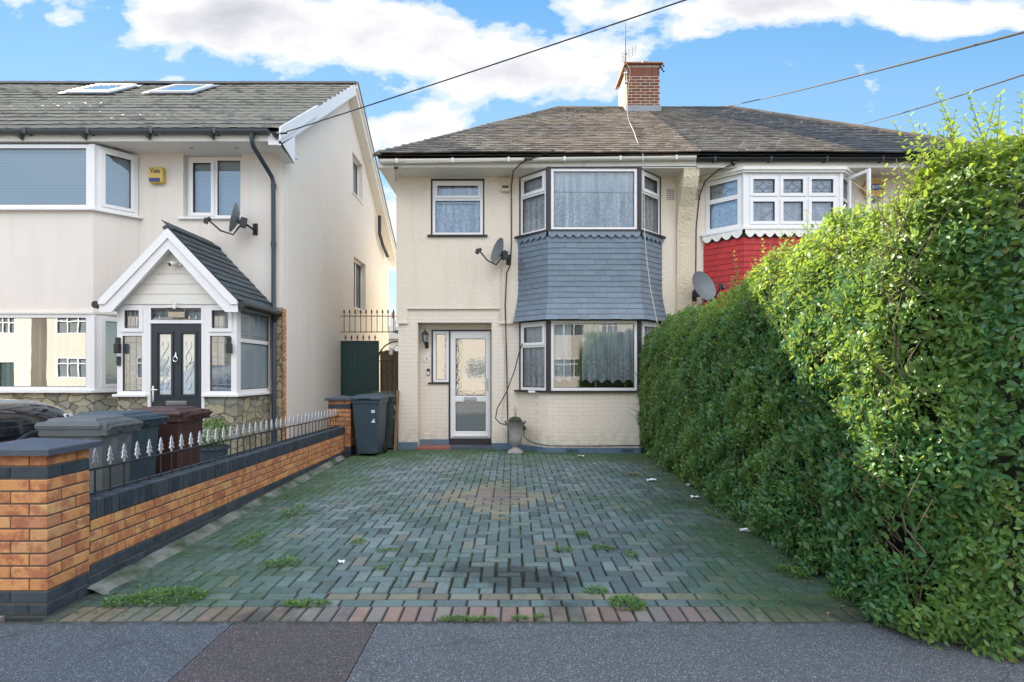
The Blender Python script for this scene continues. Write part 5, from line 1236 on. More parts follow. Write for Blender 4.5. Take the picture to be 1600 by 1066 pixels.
B2 = wheelie_bin((-2.45, 10.36, 0), R(2), 'bin_dark', 'dark green wheelie bin behind the blue-grey one with plant debris on its lid', marks=[('A', -.05, .80, .16, 0, 's'), ('8', -.05, .62, .14, 0, 's')], k=.84)
wheelie_bin((-3.72, 4.78, 0), R(-90), 'bin_grey', 'pale grey wheelie bin nearest the front pillar behind the railing', k=.78)
wheelie_bin((-3.93, 5.40, 0), R(-93), 'bin_blue', 'dark blue wheelie bin between the grey bin and the brown bin', k=.88)
wheelie_bin((-3.88, 6.10, 0), R(-88), 'bin_brown', 'brown wheelie bin behind the railing in front of the porch', k=.9)

# ================================================================== CAR
car = thing('parked_car', (-6.2, 5, 0), 'glossy black car parked nose to the house at the left edge', 'car')
cxm = -6.22; W = .97
prof = [(2.35, .62, .98, .80), (2.42, .90, 1.05, .92), (2.8, 1.0, 1.08, .97), (4.0, 1.02, 1.08, .97), (5.0, 1.06, 1.12, .97), (5.35, 1.10, 1.16, .97), (5.7, 1.10, 1.19, .97), (6.05, 1.08, 1.18, .965), (6.35, 1.04, 1.15, .95), (6.58, .98, 1.08, .915), (6.74, .88, .98, .85), (6.84, .72, .84, .76), (6.88, .60, .66, .70)]
def section(sh, hz, w): 
    half = [(0, hz), (.45 * w, hz - .004), (.72 * w, hz - .02), (.86 * w, hz - .05), (.94 * w, sh - .02), (.99 * w, sh - .10), (w, .78 if sh > .8 else sh * .8), (w * .985, .52), (w * .97, .34), (.8 * w, .26), (0, .26)]
    return half + [(-x, z) for x, z in half[-2:0:-1]]
V = []; F = []; ns = None
for (y, sh, hz, w_) in prof:
    s_ = section(sh, hz, w_); ns = len(s_); V += [(cxm + x, y, z) for x, z in s_]
for i in range(len(prof) - 1):
    for k in range(ns): F.append((i * ns + k, i * ns + (k + 1) % ns, (i + 1) * ns + (k + 1) % ns, (i + 1) * ns + k))
F.append(tuple(range(ns - 1, -1, -1))); F.append(tuple((len(prof) - 1) * ns + k for k in range(ns)))
body = obj('body', MB().add(V, F), 'car_paint', car, smooth=True)
sm = body.modifiers.new('sub', 'SUBSURF'); sm.levels = 2; sm.render_levels = 2
cab = MB(); V = []; F = []
cp_ = [(2.5, 1.02, 1.10, .90), (2.75, 1.02, 1.50, .74), (3.1, 1.02, 1.60, .70), (4.2, 1.04, 1.62, .70), (4.7, 1.06, 1.52, .74), (5.45, 1.10, 1.14, .90)]
for (y, zb, zt, w_) in cp_: V += [(cxm - .93, y, zb), (cxm + .93, y, zb), (cxm + w_, y, zt - .04), (cxm + w_ * .85, y, zt), (cxm - w_ * .85, y, zt), (cxm - w_, y, zt - .04)]
for i in range(len(cp_) - 1):
    for k in range(6): F.append((i * 6 + k, i * 6 + (k + 1) % 6, (i + 1) * 6 + (k + 1) % 6, (i + 1) * 6 + k))
F.append((5, 4, 3, 2, 1, 0)); F.append(tuple(30 + k for k in range(6)))
obj('cabin', cab.add(V, F), 'car_paint', car, smooth=True)
obj('side_window', MB().add([(cxm + .925, 5.1, 1.11), (cxm + .925, 2.8, 1.09), (cxm + .735, 2.95, 1.50), (cxm + .75, 4.55, 1.50)], [(0, 3, 2, 1)]).add([(cxm + .93, 5.1, 1.11), (cxm + .93, 2.8, 1.09), (cxm + .74, 2.95, 1.50), (cxm + .755, 4.55, 1.50)], [(0, 1, 2, 3)]), 'glass_obscure', car)
for (wy, sgn) in ((6.02, 1), (3.25, 1), (6.02, -1), (3.25, -1)):
    xw = cxm + sgn * (W + .002)
    wh = obj('wheel', MB().tube([(xw - sgn * .20, wy, .36), (xw + sgn * .012, wy, .36)], .355, 32), 'rubber', car)
    rim = MB().tube([(xw + sgn * .013, wy, .36), (xw + sgn * .018, wy, .36)], .10, 16)
    for q in range(5):
        a = q * 2 * math.pi / 5; rim.tube([(xw + sgn * .016, wy, .36), (xw + sgn * .018, wy + .24 * math.cos(a), .36 + .24 * math.sin(a))], [.035, .022], 6)
    rim.tube([(xw + sgn * .018, wy + .25 * math.cos(a * math.pi / 12), .36 + .25 * math.sin(a * math.pi / 12)) for a in range(25)], .012, 6)
    obj('rim', rim, 'silver', wh)
    ar_ = MB().tube([(xw + sgn * .003, wy + .43 * math.cos(a * math.pi / 16), .37 + .43 * math.sin(a * math.pi / 16)) for a in range(17)], .032, 6)
    ar_.tube([(xw - sgn * .05, wy, .38), (xw + sgn * .003, wy, .38)], .415, 32); obj('wheel_arch', ar_, 'black_plastic', car)
obj('headlight', MB().add([(cxm + .90, 6.42, .93), (cxm + .74, 6.80, .90), (cxm + .71, 6.86, .80), (cxm + .93, 6.50, .80), (cxm + .935, 6.40, .97), (cxm + .80, 6.76, .97), (cxm + .80, 6.84, .80), (cxm + .965, 6.48, .80)], [(4, 5, 1, 0), (7, 3, 2, 6), (4, 0, 3, 7), (5, 6, 2, 1), (4, 7, 6, 5)]), 'glass_mirror', car)
obj('headlight', MB().add([(cxm - .90, 6.42, .93), (cxm - .74, 6.80, .90), (cxm - .71, 6.86, .80), (cxm - .93, 6.50, .80), (cxm - .935, 6.40, .97), (cxm - .80, 6.76, .97), (cxm - .80, 6.84, .80), (cxm - .965, 6.48, .80)], [(4, 5, 1, 0), (7, 3, 2, 6), (4, 0, 3, 7), (5, 6, 2, 1), (4, 7, 6, 5)]), 'glass_mirror', car)
obj('mirror', MB().bbox(cxm + .95, cxm + 1.13, 4.85, 5.0, 1.12, 1.26, .03), 'car_paint', car)
obj('mirror', MB().bbox(cxm - 1.13, cxm - .95, 4.85, 5.0, 1.12, 1.26, .03), 'car_paint', car)

# ================================================================== SMALL THINGS ON AND BY THE CENTRE HOUSE
urn = thing('garden_urn', (.06, 9.86, 0), 'grey stone urn with flared fluted rim by the bay window', 'urn')
obj('pedestal', MB().bbox(-.075, .195, 9.725, 9.995, 0, .035, .008).lathe([(.125, .035), (.11, .06), (.06, .085), (.045, .11), (.06, .13)], (.06, 9.86, 0), 24), 'urn_stone', urn)
bo = MB().lathe([(.055, .125), (.10, .17), (.118, .25, .03), (.115, .33, .04), (.12, .41, .05), (.145, .49, .06), (.19, .56, .07, .012), (.205, .575, .08, .016), (.185, .57, .08, .014), (.15, .52, .03), (.10, .50)], (.06, 9.86, 0), 48)
obj('bowl', bo, 'urn_stone', urn, smooth=True)
obj('soil', MB().lathe([(.13, .52), (.12, .60), (.08, .645), (.02, .66)], (.06, 9.86, 0), 16), 'soil', urn)
tg = MB()
for q in range(5): tg.tube([(.06, 9.86, .62), (.06 + .03 * math.cos(q * 2), 9.86 + .02 * math.sin(q), .72 + .03 * q), (.05 + .05 * math.cos(q * 2 + .4), 9.86, .76 + .035 * (q % 3))], [.004, .0015], 5)
obj('dead_stem', tg, 'stem', urn)
ln = thing('wall_lantern', (-1.67, RY, 2.1), 'black coach lantern on the wall inside the porch recess', 'lantern')
obj('arm', MB().tube([(-1.665, RY - .002, 1.99), (-1.665, RY - .06, 1.96), (-1.675, RY - .12, 1.99), (-1.68, RY - .13, 2.03)], .013, 8).bbox(-1.70, -1.63, RY - .015, RY - .001, 1.93, 2.05, .004), 'metal_black', ln)
obj('lantern_base', MB().lathe([(.02, 0), (.04, .015), (.045, .02)], (-1.68, RY - .13, 2.03), 6), 'metal_black', ln)
obj('lantern_roof', MB().lathe([(.075, 0), (.06, .03), (.03, .065), (.012, .08), (.012, .10), (.003, .125)], (-1.68, RY - .13, 2.185), 6), 'metal_black', ln)
cg = MB()
for q in range(6): a = q * math.pi / 3; cg.tube([(-1.68 + .043 * math.cos(a), RY - .13 + .043 * math.sin(a), 2.045), (-1.68 + .065 * math.cos(a), RY - .13 + .065 * math.sin(a), 2.19)], .005, 4)
obj('bars', cg, 'metal_black', ln)
obj('lamp_glass', MB().lathe([(.036, .0), (.056, .14)], (-1.68, RY - .13, 2.047), 6), 'glass_frosted', ln)
npq = thing('house_number_plaque', (-1.665, RY, 1.72), 'small oval white number plaque below the coach lantern', 'plaque')
V = [(-1.665 + .055 * math.cos(a * math.pi / 12), RY - .014, 1.725 + .075 * math.sin(a * math.pi / 12)) for a in range(24)]; V2 = [(x, RY - .001, z) for x, y, z in V]
obj('plate', MB().add(V + V2, [tuple(range(24)), tuple(range(47, 23, -1))] + [(i, 24 + i, 24 + (i + 1) % 24, (i + 1) % 24) for i in range(24)]), 'upvc', npq)
textmesh('5', .09, .0015, (-1.665, RY - .0155, 1.72), (R(90), 0, 0), 'black_plastic', npq, bold=.001)
dbl = thing('video_doorbell', (-1.635, RY, 1.47), 'black and white doorbell below the oval number plaque', 'doorbell')
obj('casing', MB().bbox(-1.66, -1.61, RY - .025, RY - .001, 1.40, 1.535, .006), 'black_plastic', dbl); obj('button', MB().bbox(-1.655, -1.615, RY - .030, RY - .0255, 1.41, 1.475, .003), 'paper', dbl)
ca = thing('alarm_box', (-.12, FY, 5), 'weathered cream alarm box under the eaves left of the upper bay', 'alarm')
obj('casing', MB().bbox(-.205, -.045, FY - .07, FY - .001, 4.88, 5.158, .012), 'cream_box', ca); obj('strobe', MB().bbox(-.185, -.065, FY - .078, FY - .0705, 4.945, 4.99, .003), 'black_plastic', ca)
aa = thing('alarm_box', (6.85, FY, 4.95), 'orange hexagonal alarm box with blue lettering on the right-hand house', 'alarm')
hx = [(6.62, 4.93), (6.72, 5.10), (6.98, 5.10), (7.06, 4.93), (6.98, 4.78), (6.72, 4.78)]
obj('casing', MB().prism_y(hx, FY - .08, FY - .001), 'orange_box', aa); obj('label', MB().bbox(6.78, 6.98, FY - .088, FY - .0805, 4.90, 5.02, .002), 'blue_print', aa)
textmesh('ADT', .085, .001, (6.88, FY - .0895, 4.96), (R(90), 0, 0), 'paper', aa, bold=.002)
obj('strobe', MB().bbox(6.74, 6.96, FY - .07, FY - .01, 4.71, 4.778, .01), 'dish_grey', aa)
def cable(pts, r, mat, lab, nm='cable', **k):
    return tag(obj(nm, MB().tube(pts, r, 6), mat, at=pts[0], smooth=True, **k), lab, 'cable')
def sag(a, b, s, n=24):
    a, b = Vector(a), Vector(b); return [tuple(a.lerp(b, i / n) - Vector((0, 0, s * 4 * (i / n) * (1 - i / n)))) for i in range(n + 1)]
cable([pxp(430, 214, 8.70), pxp(436, 209, 8.66), pxp(448, 208, 8.6)], .016, 'black_plastic', 'black cable clamp at the corner of the rendered house eaves', 'cable_clamp')
cable(sag(pxp(448, 206, 8.6), (12.2, 2.5, 7.25), .12, 40), .0085, 'cable_black', 'overhead wire running from the rendered house eaves up across the sky', 'overhead_cable')
cable(sag((5.9, 15.6, 9.05), pxp(1720, 18, 3.2), .05, 30), .010, 'cable_black', 'upper of the two overhead wires above the right-hand roof', 'overhead_cable')
cable(sag((9.5, 15.6, 8.45), pxp(1740, 70, 4.2), .05, 30), .010, 'cable_black', 'lower of the two overhead wires, reaching the right-hand hip', 'overhead_cable')
cable([(-1.9, 9.70, 5.20), (-.6, 9.72, 5.23), (.2, 9.72, 5.25), (.27, 9.72, 5.26)], .007, 'cable_white', 'thin pale cable clipped along the fascia of the centre house')
cable([(.75, 9.70, 5.42), (.42, 9.70, 5.30), (.30, 9.72, 5.27), (.18, 9.73, 5.22), (.02, 9.9, 5.12), (-.012, 10.28, 4.95), (-.01, 10.33, 4.4), (-.01, 10.33, 3.9), (-.03, 10.32, 3.5), (-.10, 10.32, 3.35), (-.13, 10.33, 2.75), (-.12, 10.33, 2.4), (-.10, 10.36, 1.6), (-.09, 10.36, .9), (-.07, 10.35, .12)], .011, 'cable_black', 'dark cable dropping down the wall left of both bays')
tag(obj('junction_box', MB().bbox(.22, .36, 9.69, 9.74, 5.25, 5.30, .006), 'black_plastic', at=(.3, 9.7, 5.3)), 'small black cable junction box on the gutter above the bay', 'junction box')
cable([(-.16, 10.32, 3.6), (-.20, 10.32, 3.3), (-.21, 10.33, 2.5), (-.14, 10.36, 1.9), (-.15, 10.36, 1.0), (-.2, 10.35, .5), (-.1, 10.33, .16)], .006, 'cable_white', 'thin pale cable below the satellite dish beside the blue bay')
cable([(.20, 10.20, 2.0), (.14, 10.15, 1.85), (.05, 10.1, 1.5), (-.1, 10.0, 1.1), (-.27, 9.95, .80), (-.30, 9.93, .62), (-.22, 9.92, .53), (-.12, 9.9, .51), (0, 9.88, .54)], .010, 'cable_black', 'black cable looping from the lower bay window to the urn')
cable([(.22, 10.2, .40), (.22, 10.19, .28), (.28, 10.15, .20), (.45, 9.98, .15), (.68, 9.815, .135), (1.3, 9.825, .13), (2.3, 9.82, .14), (2.6, 10.0, .15)], .008, 'cable_black', 'black cable running low along the foot of the bay')
tag(obj('outdoor_socket', MB().bbox(.19, .25, 10.20, 10.25, .38, .46, .005).tube([(.10, 10.25, .12), (.10, 10.2, .3)], [.015, .02], 6), 'black_plastic', at=(.22, 10.2, .4)), 'small black outdoor plug at the foot of the bay beside the urn', 'socket')
cable([(3.95, 9.8, 5.2), (3.75, 9.9, 5.14), (3.62, 10.2, 5.05), (3.56, 10.34, 4.8), (3.5, 10.34, 4.2), (3.49, 10.34, 3.0)], .011, 'cable_black', 'dark cable running down beside the white bay windows of the right-hand house')
obj('corner_bracket', MB().tube([(-2.1, 9.83, 5.14), (-2.1, 9.83, 4.9)], .006, 5).bbox(-2.13, -2.06, 9.80, 9.836, 5.13, 5.17, .004), 'metal_black', house)
obj('waste_pipe', MB().tube([(-3.80, 15.6, 5.95), (-3.80, 15.6, 5.45), (-3.80, 16.0, 5.2), (-3.80, 16.6, 5.0)], .05, 8), 'metal_black', lh)
# window ledge ornaments inside the lower bay
orn = tag(obj('candlestick', MB().lathe([(.05, 0), (.05, .02), (.015, .05), (.02, .15), (.03, .17), (.02, .2), (.03, .25)], (1.55, 10.08, 1.126), 12), 'litter_tan', at=(1.55, 10.08, 1.13)), 'tan ornament standing inside the lower bay window', 'ornament')
tag(obj('candlestick', MB().lathe([(.04, 0), (.06, .03), (.02, .07), (.035, .12), (.01, .2)], (2.1, 10.08, 1.126), 12), 'room_item', at=(2.1, 10.08, 1.13)), 'brown ornament inside the lower bay window near the curtain', 'ornament')
# planter with shrub, stone slab
pl = thing('plant_pot', (-4.15, 7.55, 0), 'blue-grey plant pot with a leafy shrub beside the porch', 'plant pot')
obj('pot', MB().lathe([(.14, 0), (.19, .40), (.21, .40), (.21, .44), (.18, .44), (.17, .40)], (-4.15, 7.55, 0), 20), 'bin_blue', pl)
tag(obj('marble_slab', MB().prism_y([(-6.12, .80), (-5.98, .78), (-5.90, .98), (-5.92, 1.06), (-6.02, 1.09), (-6.10, 1.00)], 8.60, 8.63), 'upvc', at=(-6, 8.6, .8)), 'jagged white stone slab propped against the stone base left of the porch', 'slab')
# litter
def litter(x, y, sx, sy, mat, lab, cat='litter', seed=0):
    r_ = random.Random(seed); V = []; n = 5
    for i in range(n):
        for j in range(n): V.append((x + (i / (n - 1) - .5) * sx * r_.uniform(.8, 1.1), y + (j / (n - 1) - .5) * sy * r_.uniform(.8, 1.1), .006 + r_.uniform(0, .028)))
    top = len(V); V += [(a, b, c + .0015) for a, b, c in V]
    F = [(i * n + j, (i + 1) * n + j, (i + 1) * n + j + 1, i * n + j + 1) for i in range(n - 1) for j in range(n - 1)]
    F = [f[::-1] for f in F] + [tuple(q + top for q in f) for f in F]
    tag(obj('litter', MB().add(V, F), mat, at=(x, y, 0)), lab, cat, 'litter on the driveway')
litter(2.17, 4.98, .17, .09, 'litter_white', 'crumpled white wrapper by the hedge foot, halfway along the drive', seed=1)
litter(1.87, 7.30, .13, .07, 'litter_white', 'white scrap lying on the mossy paving near the far end of the hedge', seed=2)
litter(2.12, 6.30, .10, .06, 'litter_white', 'small white scrap under the middle of the hedge', seed=3)
litter(1.20, 9.42, .11, .06, 'litter_white', 'white scrap on the paving in front of the bay', seed=4)
litter(-1.30, 4.15, .045, .03, 'litter_white', 'tiny pale scrap on the left of the driveway', seed=5)
litter(2.36, 3.02, .20, .04, 'litter_white', 'torn white strip under the near corner of the hedge', seed=6)
litter(1.72, 7.75, .16, .05, 'litter_tan', 'tan scrap on the mossy paving behind the white scrap', seed=7)
litter(2.30, 7.0, .12, .08, 'litter_white', 'dusty white bag caught under the far hedge', seed=8)

# ================================================================== FOLIAGE
def leaf_mesh(name, P, A, N, Ln, Wd, tint, mat, parent=None, at=(0, 0, 0), stems=None, stem_mat='stem'):
    n = len(P); A = A / np.linalg.norm(A, axis=1, keepdims=True); N = N - A * np.sum(A * N, axis=1, keepdims=True); N /= np.maximum(np.linalg.norm(N, axis=1, keepdims=True), 1e-6)
    S = np.cross(N, A)
    prof_ = np.array([(0, 0, 0), (.34, 0, .0), (.70, 0, -.02), (1, 0, -.12), (.30, .5, .10), (.68, .40, .07), (.30, -.5, .10), (.68, -.40, .07)])
    V = (P[:, None, :] + A[:, None, :] * (prof_[None, :, 0:1] * Ln[:, None, None]) + S[:, None, :] * (prof_[None, :, 1:2] * Wd[:, None, None]) + N[:, None, :] * (prof_[None, :, 2:3] * Wd[:, None, None] * 1.0)) - np.array(at)
    V = V.reshape(-1, 3)
    fc = [(0, 1, 4), (1, 2, 5, 4), (2, 3, 5), (1, 0, 6), (2, 1, 6, 7), (3, 2, 7)]
    sizes = np.array([len(f) for f in fc]); flat = np.concatenate([np.array(f) for f in fc])
    idx = (flat[None, :] + 8 * np.arange(n)[:, None]).reshape(-1); tot = np.tile(sizes, n); st = np.concatenate([[0], np.cumsum(tot)[:-1]])
    me = bpy.data.meshes.new(name); me.vertices.add(len(V)); me.vertices.foreach_set('co', V.astype(np.float32).ravel())
    me.loops.add(len(idx)); me.loops.foreach_set('vertex_index', idx.astype(np.int32))
    me.polygons.add(len(tot)); me.polygons.foreach_set('loop_start', st.astype(np.int32)); me.polygons.foreach_set('loop_total', tot.astype(np.int32))
    me.update(calc_edges=True); me.polygons.foreach_set('use_smooth', np.ones(len(tot), dtype=bool))
    a = me.attributes.new('tint', 'FLOAT', 'POINT'); a.data.foreach_set('value', np.repeat(tint, 8).astype(np.float32))
    me.materials.append(M[mat]); o = bpy.data.objects.new(name, me); C.link(o)
    if parent is not None: o.parent = parent; o.location = Vector(at) - org(parent)
    else: o.location = at
    ORG[o.name] = Vector(at); return o
HY = [2.5, 2.75, 2.95, 3.25, 4.0, 4.8, 5.6, 6.2, 8.5, 10.2]; HH = [2.50, 2.66, 2.63, 2.47, 2.50, 2.46, 2.36, 2.28, 2.28, 2.12]
Hh = lambda y: np.interp(y, HY, HH)
def vnoise(p, s, seed=0.0):       # cheap smooth noise from sines
    x, y, z = p[:, 0] * s + seed, p[:, 1] * s + seed * 1.7, p[:, 2] * s + seed * .6
    return (np.sin(x * 1.3 + np.sin(y * 1.7 + 1.1) * 1.3 + z * .6) + np.sin(y * 1.9 + np.sin(z * 1.5 + 2.3) * 1.4 - x * .4) + np.sin(z * 2.1 + np.sin(x * 1.2 + .7) * 1.2 + y * .8)) / 3
hedge = thing('hedge', (2.9, 6.3, 0), 'tall dense green privet hedge bounding the right side of the driveway', 'hedge')
def xface(y, z):
    H = Hh(y); base = 2.16 + .036 * (y - 3.4); return base - .10 * np.sin(np.pi * np.clip(z / H, 0, 1) ** .8) + .14 * np.clip((z / H - .80) / .2, 0, 1) ** 2
def surf(n, region):
    if region == 'left':
        y = 2.74 + (10.25 - 2.74) * rng.random(n) ** 1.35; z = .02 + rng.random(n) * (Hh(y) + .02); x = xface(y, z)
        O = np.stack([-np.ones(n), np.zeros(n), np.zeros(n)], 1)
        cr = np.clip((3.2 - y) / .46, 0, 1); x = x + .40 * cr ** 2.2; O[:, 1] = -cr * .9
        tp_ = np.clip((z / Hh(y) - .82) / .18, 0, 1); O[:, 2] = tp_ * .9
    elif region == 'front':
        x = 2.30 + rng.random(n) ** 1.3 * 1.5; z = .02 + rng.random(n) * 2.62; y = 2.74 - .14 * np.sin(np.pi * z / 2.7) + .30 * np.clip((2.65 - x) / .35, 0, 1) ** 2
        O = np.stack([-np.clip((2.62 - x) / .3, 0, 1) * .8, -np.ones(n), np.clip((z - 2.3) / .3, 0, 1)], 1)
    else:
        y = 2.8 + 7.4 * rng.random(n); x = xface(y, Hh(y)) + rng.random(n) * 1.2; z = Hh(y) + .05 * rng.random(n); O = np.tile(np.array([[0, 0, 1.0]]), (n, 1))
    P = np.stack([x, y, z], 1); O /= np.linalg.norm(O, axis=1, keepdims=True)
    return P, O
Ps, As, Ns, Ls, Ws, Ts_ = [], [], [], [], [], []
def scatter(n, region, size):
    P, O = surf(n, region)
    lump = .055 * vnoise(P, 3.0) + .045 * vnoise(P, 7.5, 3.1) + .02 * vnoise(P, 17, 5.2)
    inset = rng.exponential(.045, n); keep = (vnoise(P, 9.0, 8.8) > -.62) | (inset > .07)
    bare = np.exp(-((P[:, 1] - 3.12) / .13) ** 2 - ((P[:, 2] - 2.08) / .12) ** 2) + np.exp(-((P[:, 1] - 3.05) / .10) ** 2 - ((P[:, 2] - .55) / .10) ** 2) + np.exp(-((P[:, 1] - 4.6) / .2) ** 2 - ((P[:, 2] - .9) / .08) ** 2)
    keep &= rng.random(n) > bare * .8
    P = P + O * (lump - inset)[:, None] + rng.normal(0, .012, (n, 3))
    Rn = rng.normal(0, 1, (n, 3)); up = np.array([[0, 0, 1.0]])
    tang = np.cross(O, Rn); tang /= np.linalg.norm(tang, axis=1, keepdims=True)
    A = tang * .85 + O * rng.uniform(.0, .75, (n, 1)) + up * rng.uniform(-.25, .55, (n, 1)) 
    N = O * .75 + up * .55 + Rn * .42
    L = size * rng.uniform(.65, 1.25, n) * (1 + .0 * P[:, 1]); 
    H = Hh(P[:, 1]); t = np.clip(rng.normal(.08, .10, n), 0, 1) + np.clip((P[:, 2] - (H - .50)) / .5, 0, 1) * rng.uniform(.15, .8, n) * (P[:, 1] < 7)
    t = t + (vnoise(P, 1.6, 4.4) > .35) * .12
    Ps.append(P[keep]); As.append(A[keep]); Ns.append(N[keep]); Ls.append(L[keep]); Ws.append((L * rng.uniform(.42, .58, n))[keep]); Ts_.append(np.clip(t, 0, 1)[keep])
scatter(84000, 'left', .045); scatter(15000, 'front', .046); scatter(5000, 'top', .055)
# shoots
shoots = MB(); sP, sA, sN, sL, sT = [], [], [], [], []
def shoot(base, d, ln, lf=.05, yg=.8):
    base = np.array(base); d = np.array(d); d = d / np.linalg.norm(d); pts = []; m_ = 6; bend = rng.normal(0, .06, 3)
    for i in range(m_ + 1): q = i / m_; pts.append(base + d * ln * q + bend * q * q * ln * 2)
    shoots.tube([tuple(p) for p in pts], [.0035, .0012], 4)
    k = int(ln / .030); ang = rng.random() * 6.28
    for i in range(1, k + 1):
        q = i / k; p = base + d * ln * q + bend * q * q * ln * 2; ang += 1.57 + rng.normal(0, .25)
        for s_ in (0, math.pi):
            h = np.array([math.cos(ang + s_), math.sin(ang + s_), rng.uniform(.35, .9)]); sP.append(p); sA.append(h); sN.append(np.array([-h[0] * .5, -h[1] * .5, 1.0])); sL.append(lf * (1.15 - .55 * q) * rng.uniform(.8, 1.15)); sT.append(min(1, yg * rng.uniform(.45, 1.15) * (.55 + .45 * q)))
for _ in range(230):
    y = 2.7 + 3.5 * rng.random() ** 1.2; H = float(Hh(y)); x = float(xface(np.array([y]), np.array([H]))[0]) + rng.uniform(-.05, .55)
    shoot((x, y, H - .12), (rng.normal(-.05, .22), rng.normal(0, .2), 1), rng.uniform(.12, .40) * (1.15 if y < 3.1 else .8), .048)
for _ in range(40):
    y = rng.uniform(6.2, 10.1); H = float(Hh(y)); shoot((float(xface(np.array([y]), np.array([H]))[0]) + rng.uniform(0, .3), y, H - .08), (rng.normal(-.05, .2), rng.normal(0, .2), 1), rng.uniform(.08, .2), .045, .3)
for (px, py, Y, ln_) in ((1455, 190, 2.97, .6), (1470, 200, 2.93, .55), (1448, 215, 3.0, .5), (1478, 225, 2.9, .5), (1432, 250, 3.05, .4), (1465, 212, 3.05, .5), (1420, 262, 3.15, .4), (1462, 178, 2.95, .62), (1485, 205, 3.0, .5), (1535, 185, 2.75, .60), (1440, 232, 3.1, .45), (1585, 222, 2.7, .5), (1405, 268, 3.3, .4), (1372, 290, 3.5, .42), (1260, 345, 4.2, .4), (1225, 362, 4.5, .4), (1548, 178, 2.8, .55), (1500, 240, 3.2, .5), (1150, 405, 5.5, .3), (1145, 430, 5.7, .35), (1190, 372, 4.8, .35)):
    P_ = pxp(px, py, Y); shoot((P_[0] + .02, Y, P_[2] - ln_), (-.02, 0, 1), ln_, .056, .75)
for _ in range(260):                                   # sprigs out of the face
    y = 2.95 + 7 * rng.random() ** 1.6; H = float(Hh(y)); z = H * rng.uniform(.2, 1) ; x = float(xface(np.array([y]), np.array([z]))[0]) + .02
    shoot((x, y, z), (-rng.uniform(.3, 1), rng.normal(-.1, .4), rng.uniform(.3, 1.3)), rng.uniform(.08, .22), .045, .55 if z > H * .55 else .15)
for k in range(5): shoot((2.38, 9.5 - k * .25, .55 + k * .14), (-1, -.2, .45), .45, .04, .1)
sP, sA, sN, sL, sT = map(np.array, (sP, sA, sN, sL, sT))
Ps.append(sP); As.append(sA); Ns.append(sN); Ls.append(sL); Ws.append(sL * .46); Ts_.append(sT)
leaf_mesh('leaves', np.concatenate(Ps), np.concatenate(As), np.concatenate(Ns), np.concatenate(Ls), np.concatenate(Ws), np.concatenate(Ts_), 'hedge_leaf', hedge, at=(2.9, 6.3, 0))['kind'] = 'stuff'
obj('shoots', shoots, 'stem', hedge)['kind'] = 'stuff'
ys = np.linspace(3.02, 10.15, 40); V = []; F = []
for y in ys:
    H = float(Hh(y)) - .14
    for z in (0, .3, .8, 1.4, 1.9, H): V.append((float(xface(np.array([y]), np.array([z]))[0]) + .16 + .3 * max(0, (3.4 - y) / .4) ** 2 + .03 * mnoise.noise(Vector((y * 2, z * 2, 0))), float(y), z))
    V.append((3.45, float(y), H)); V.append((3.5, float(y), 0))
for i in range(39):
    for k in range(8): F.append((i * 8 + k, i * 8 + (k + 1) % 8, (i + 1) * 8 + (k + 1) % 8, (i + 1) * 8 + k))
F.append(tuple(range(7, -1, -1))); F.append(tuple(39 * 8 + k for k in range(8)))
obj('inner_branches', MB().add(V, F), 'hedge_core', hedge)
tw = MB()
for q_ in range(275):
    y = 2.95 + 7 * rng.random() ** 1.5; H = float(Hh(y)); z = rng.uniform(.1, H * .95)
    if q_ > 240: y = rng.normal(3.12, .10); z = rng.normal(1.98, .12)
    if q_ > 262: y = rng.normal(3.05, .08); z = rng.normal(.45, .12)
    x = float(xface(np.array([y]), np.array([z]))[0]) + .06
    d = np.array([rng.normal(-.15, .15), rng.normal(0, .5), 1.0]); l_ = rng.uniform(.15, .4); tw.tube([(x + .06, y, z), (x + d[0] * l_ * .5, y + d[1] * l_ * .5, z + l_ * .5), (x + d[0] * l_ * .7, y + d[1] * l_, z + l_)], [.004, .0015], 5)
obj('twigs', tw, 'stem', hedge)['kind'] = 'stuff'
# pot shrub leaves
n = 900; Q = rng.normal(0, 1, (n, 3)); Q /= np.linalg.norm(Q, axis=1, keepdims=True); P = Q * rng.uniform(.5, 1, (n, 1)) * np.array([[.24, .24, .20]]) + np.array([[-4.15, 7.55, .62]])
leaf_mesh('leaves', P, Q + rng.normal(0, .5, (n, 3)), Q * .5 + np.array([[0, 0, 1.0]]), rng.uniform(.03, .055, n), rng.uniform(.015, .025, n), rng.uniform(0, .7, n), 'weed_leaf', pl, at=(-4.15, 7.55, 0))
# weeds
def weed(x, y, rx, ry, h, n, lab, yel=.3, grp='weeds growing in the paving', sz=.022):
    r1 = np.sqrt(rng.random(n)); th = rng.random(n) * 6.283
    cl_ = .45 + .55 * vnoise(np.stack([x + r1 * np.cos(th) * rx, y + r1 * np.sin(th) * ry, np.zeros(n)], 1), 30)
    P = np.stack([x + r1 * np.cos(th) * rx, y + r1 * np.sin(th) * ry, .004 + h * rng.random(n) * (1 - r1 * .6) * np.clip(cl_, .15, 1)], 1)
    A = np.stack([np.cos(th) + rng.normal(0, .7, n), np.sin(th) + rng.normal(0, .7, n), rng.uniform(.1, 1.1, n)], 1)
    N = np.stack([rng.normal(0, .3, n), rng.normal(0, .3, n), np.ones(n)], 1)
    o = leaf_mesh('weed', P, A, N, sz * rng.uniform(.6, 1.4, n), sz * .45 * rng.uniform(.6, 1.3, n), np.clip(rng.normal(yel, .25, n), 0, 1), 'weed_leaf', None, at=(x, y, 0)); tag(o, lab, 'weed', grp)
weed(-2.22, 3.52, .24, .13, .07, 900, 'broad patch of bright green weeds by the front pillar foot')
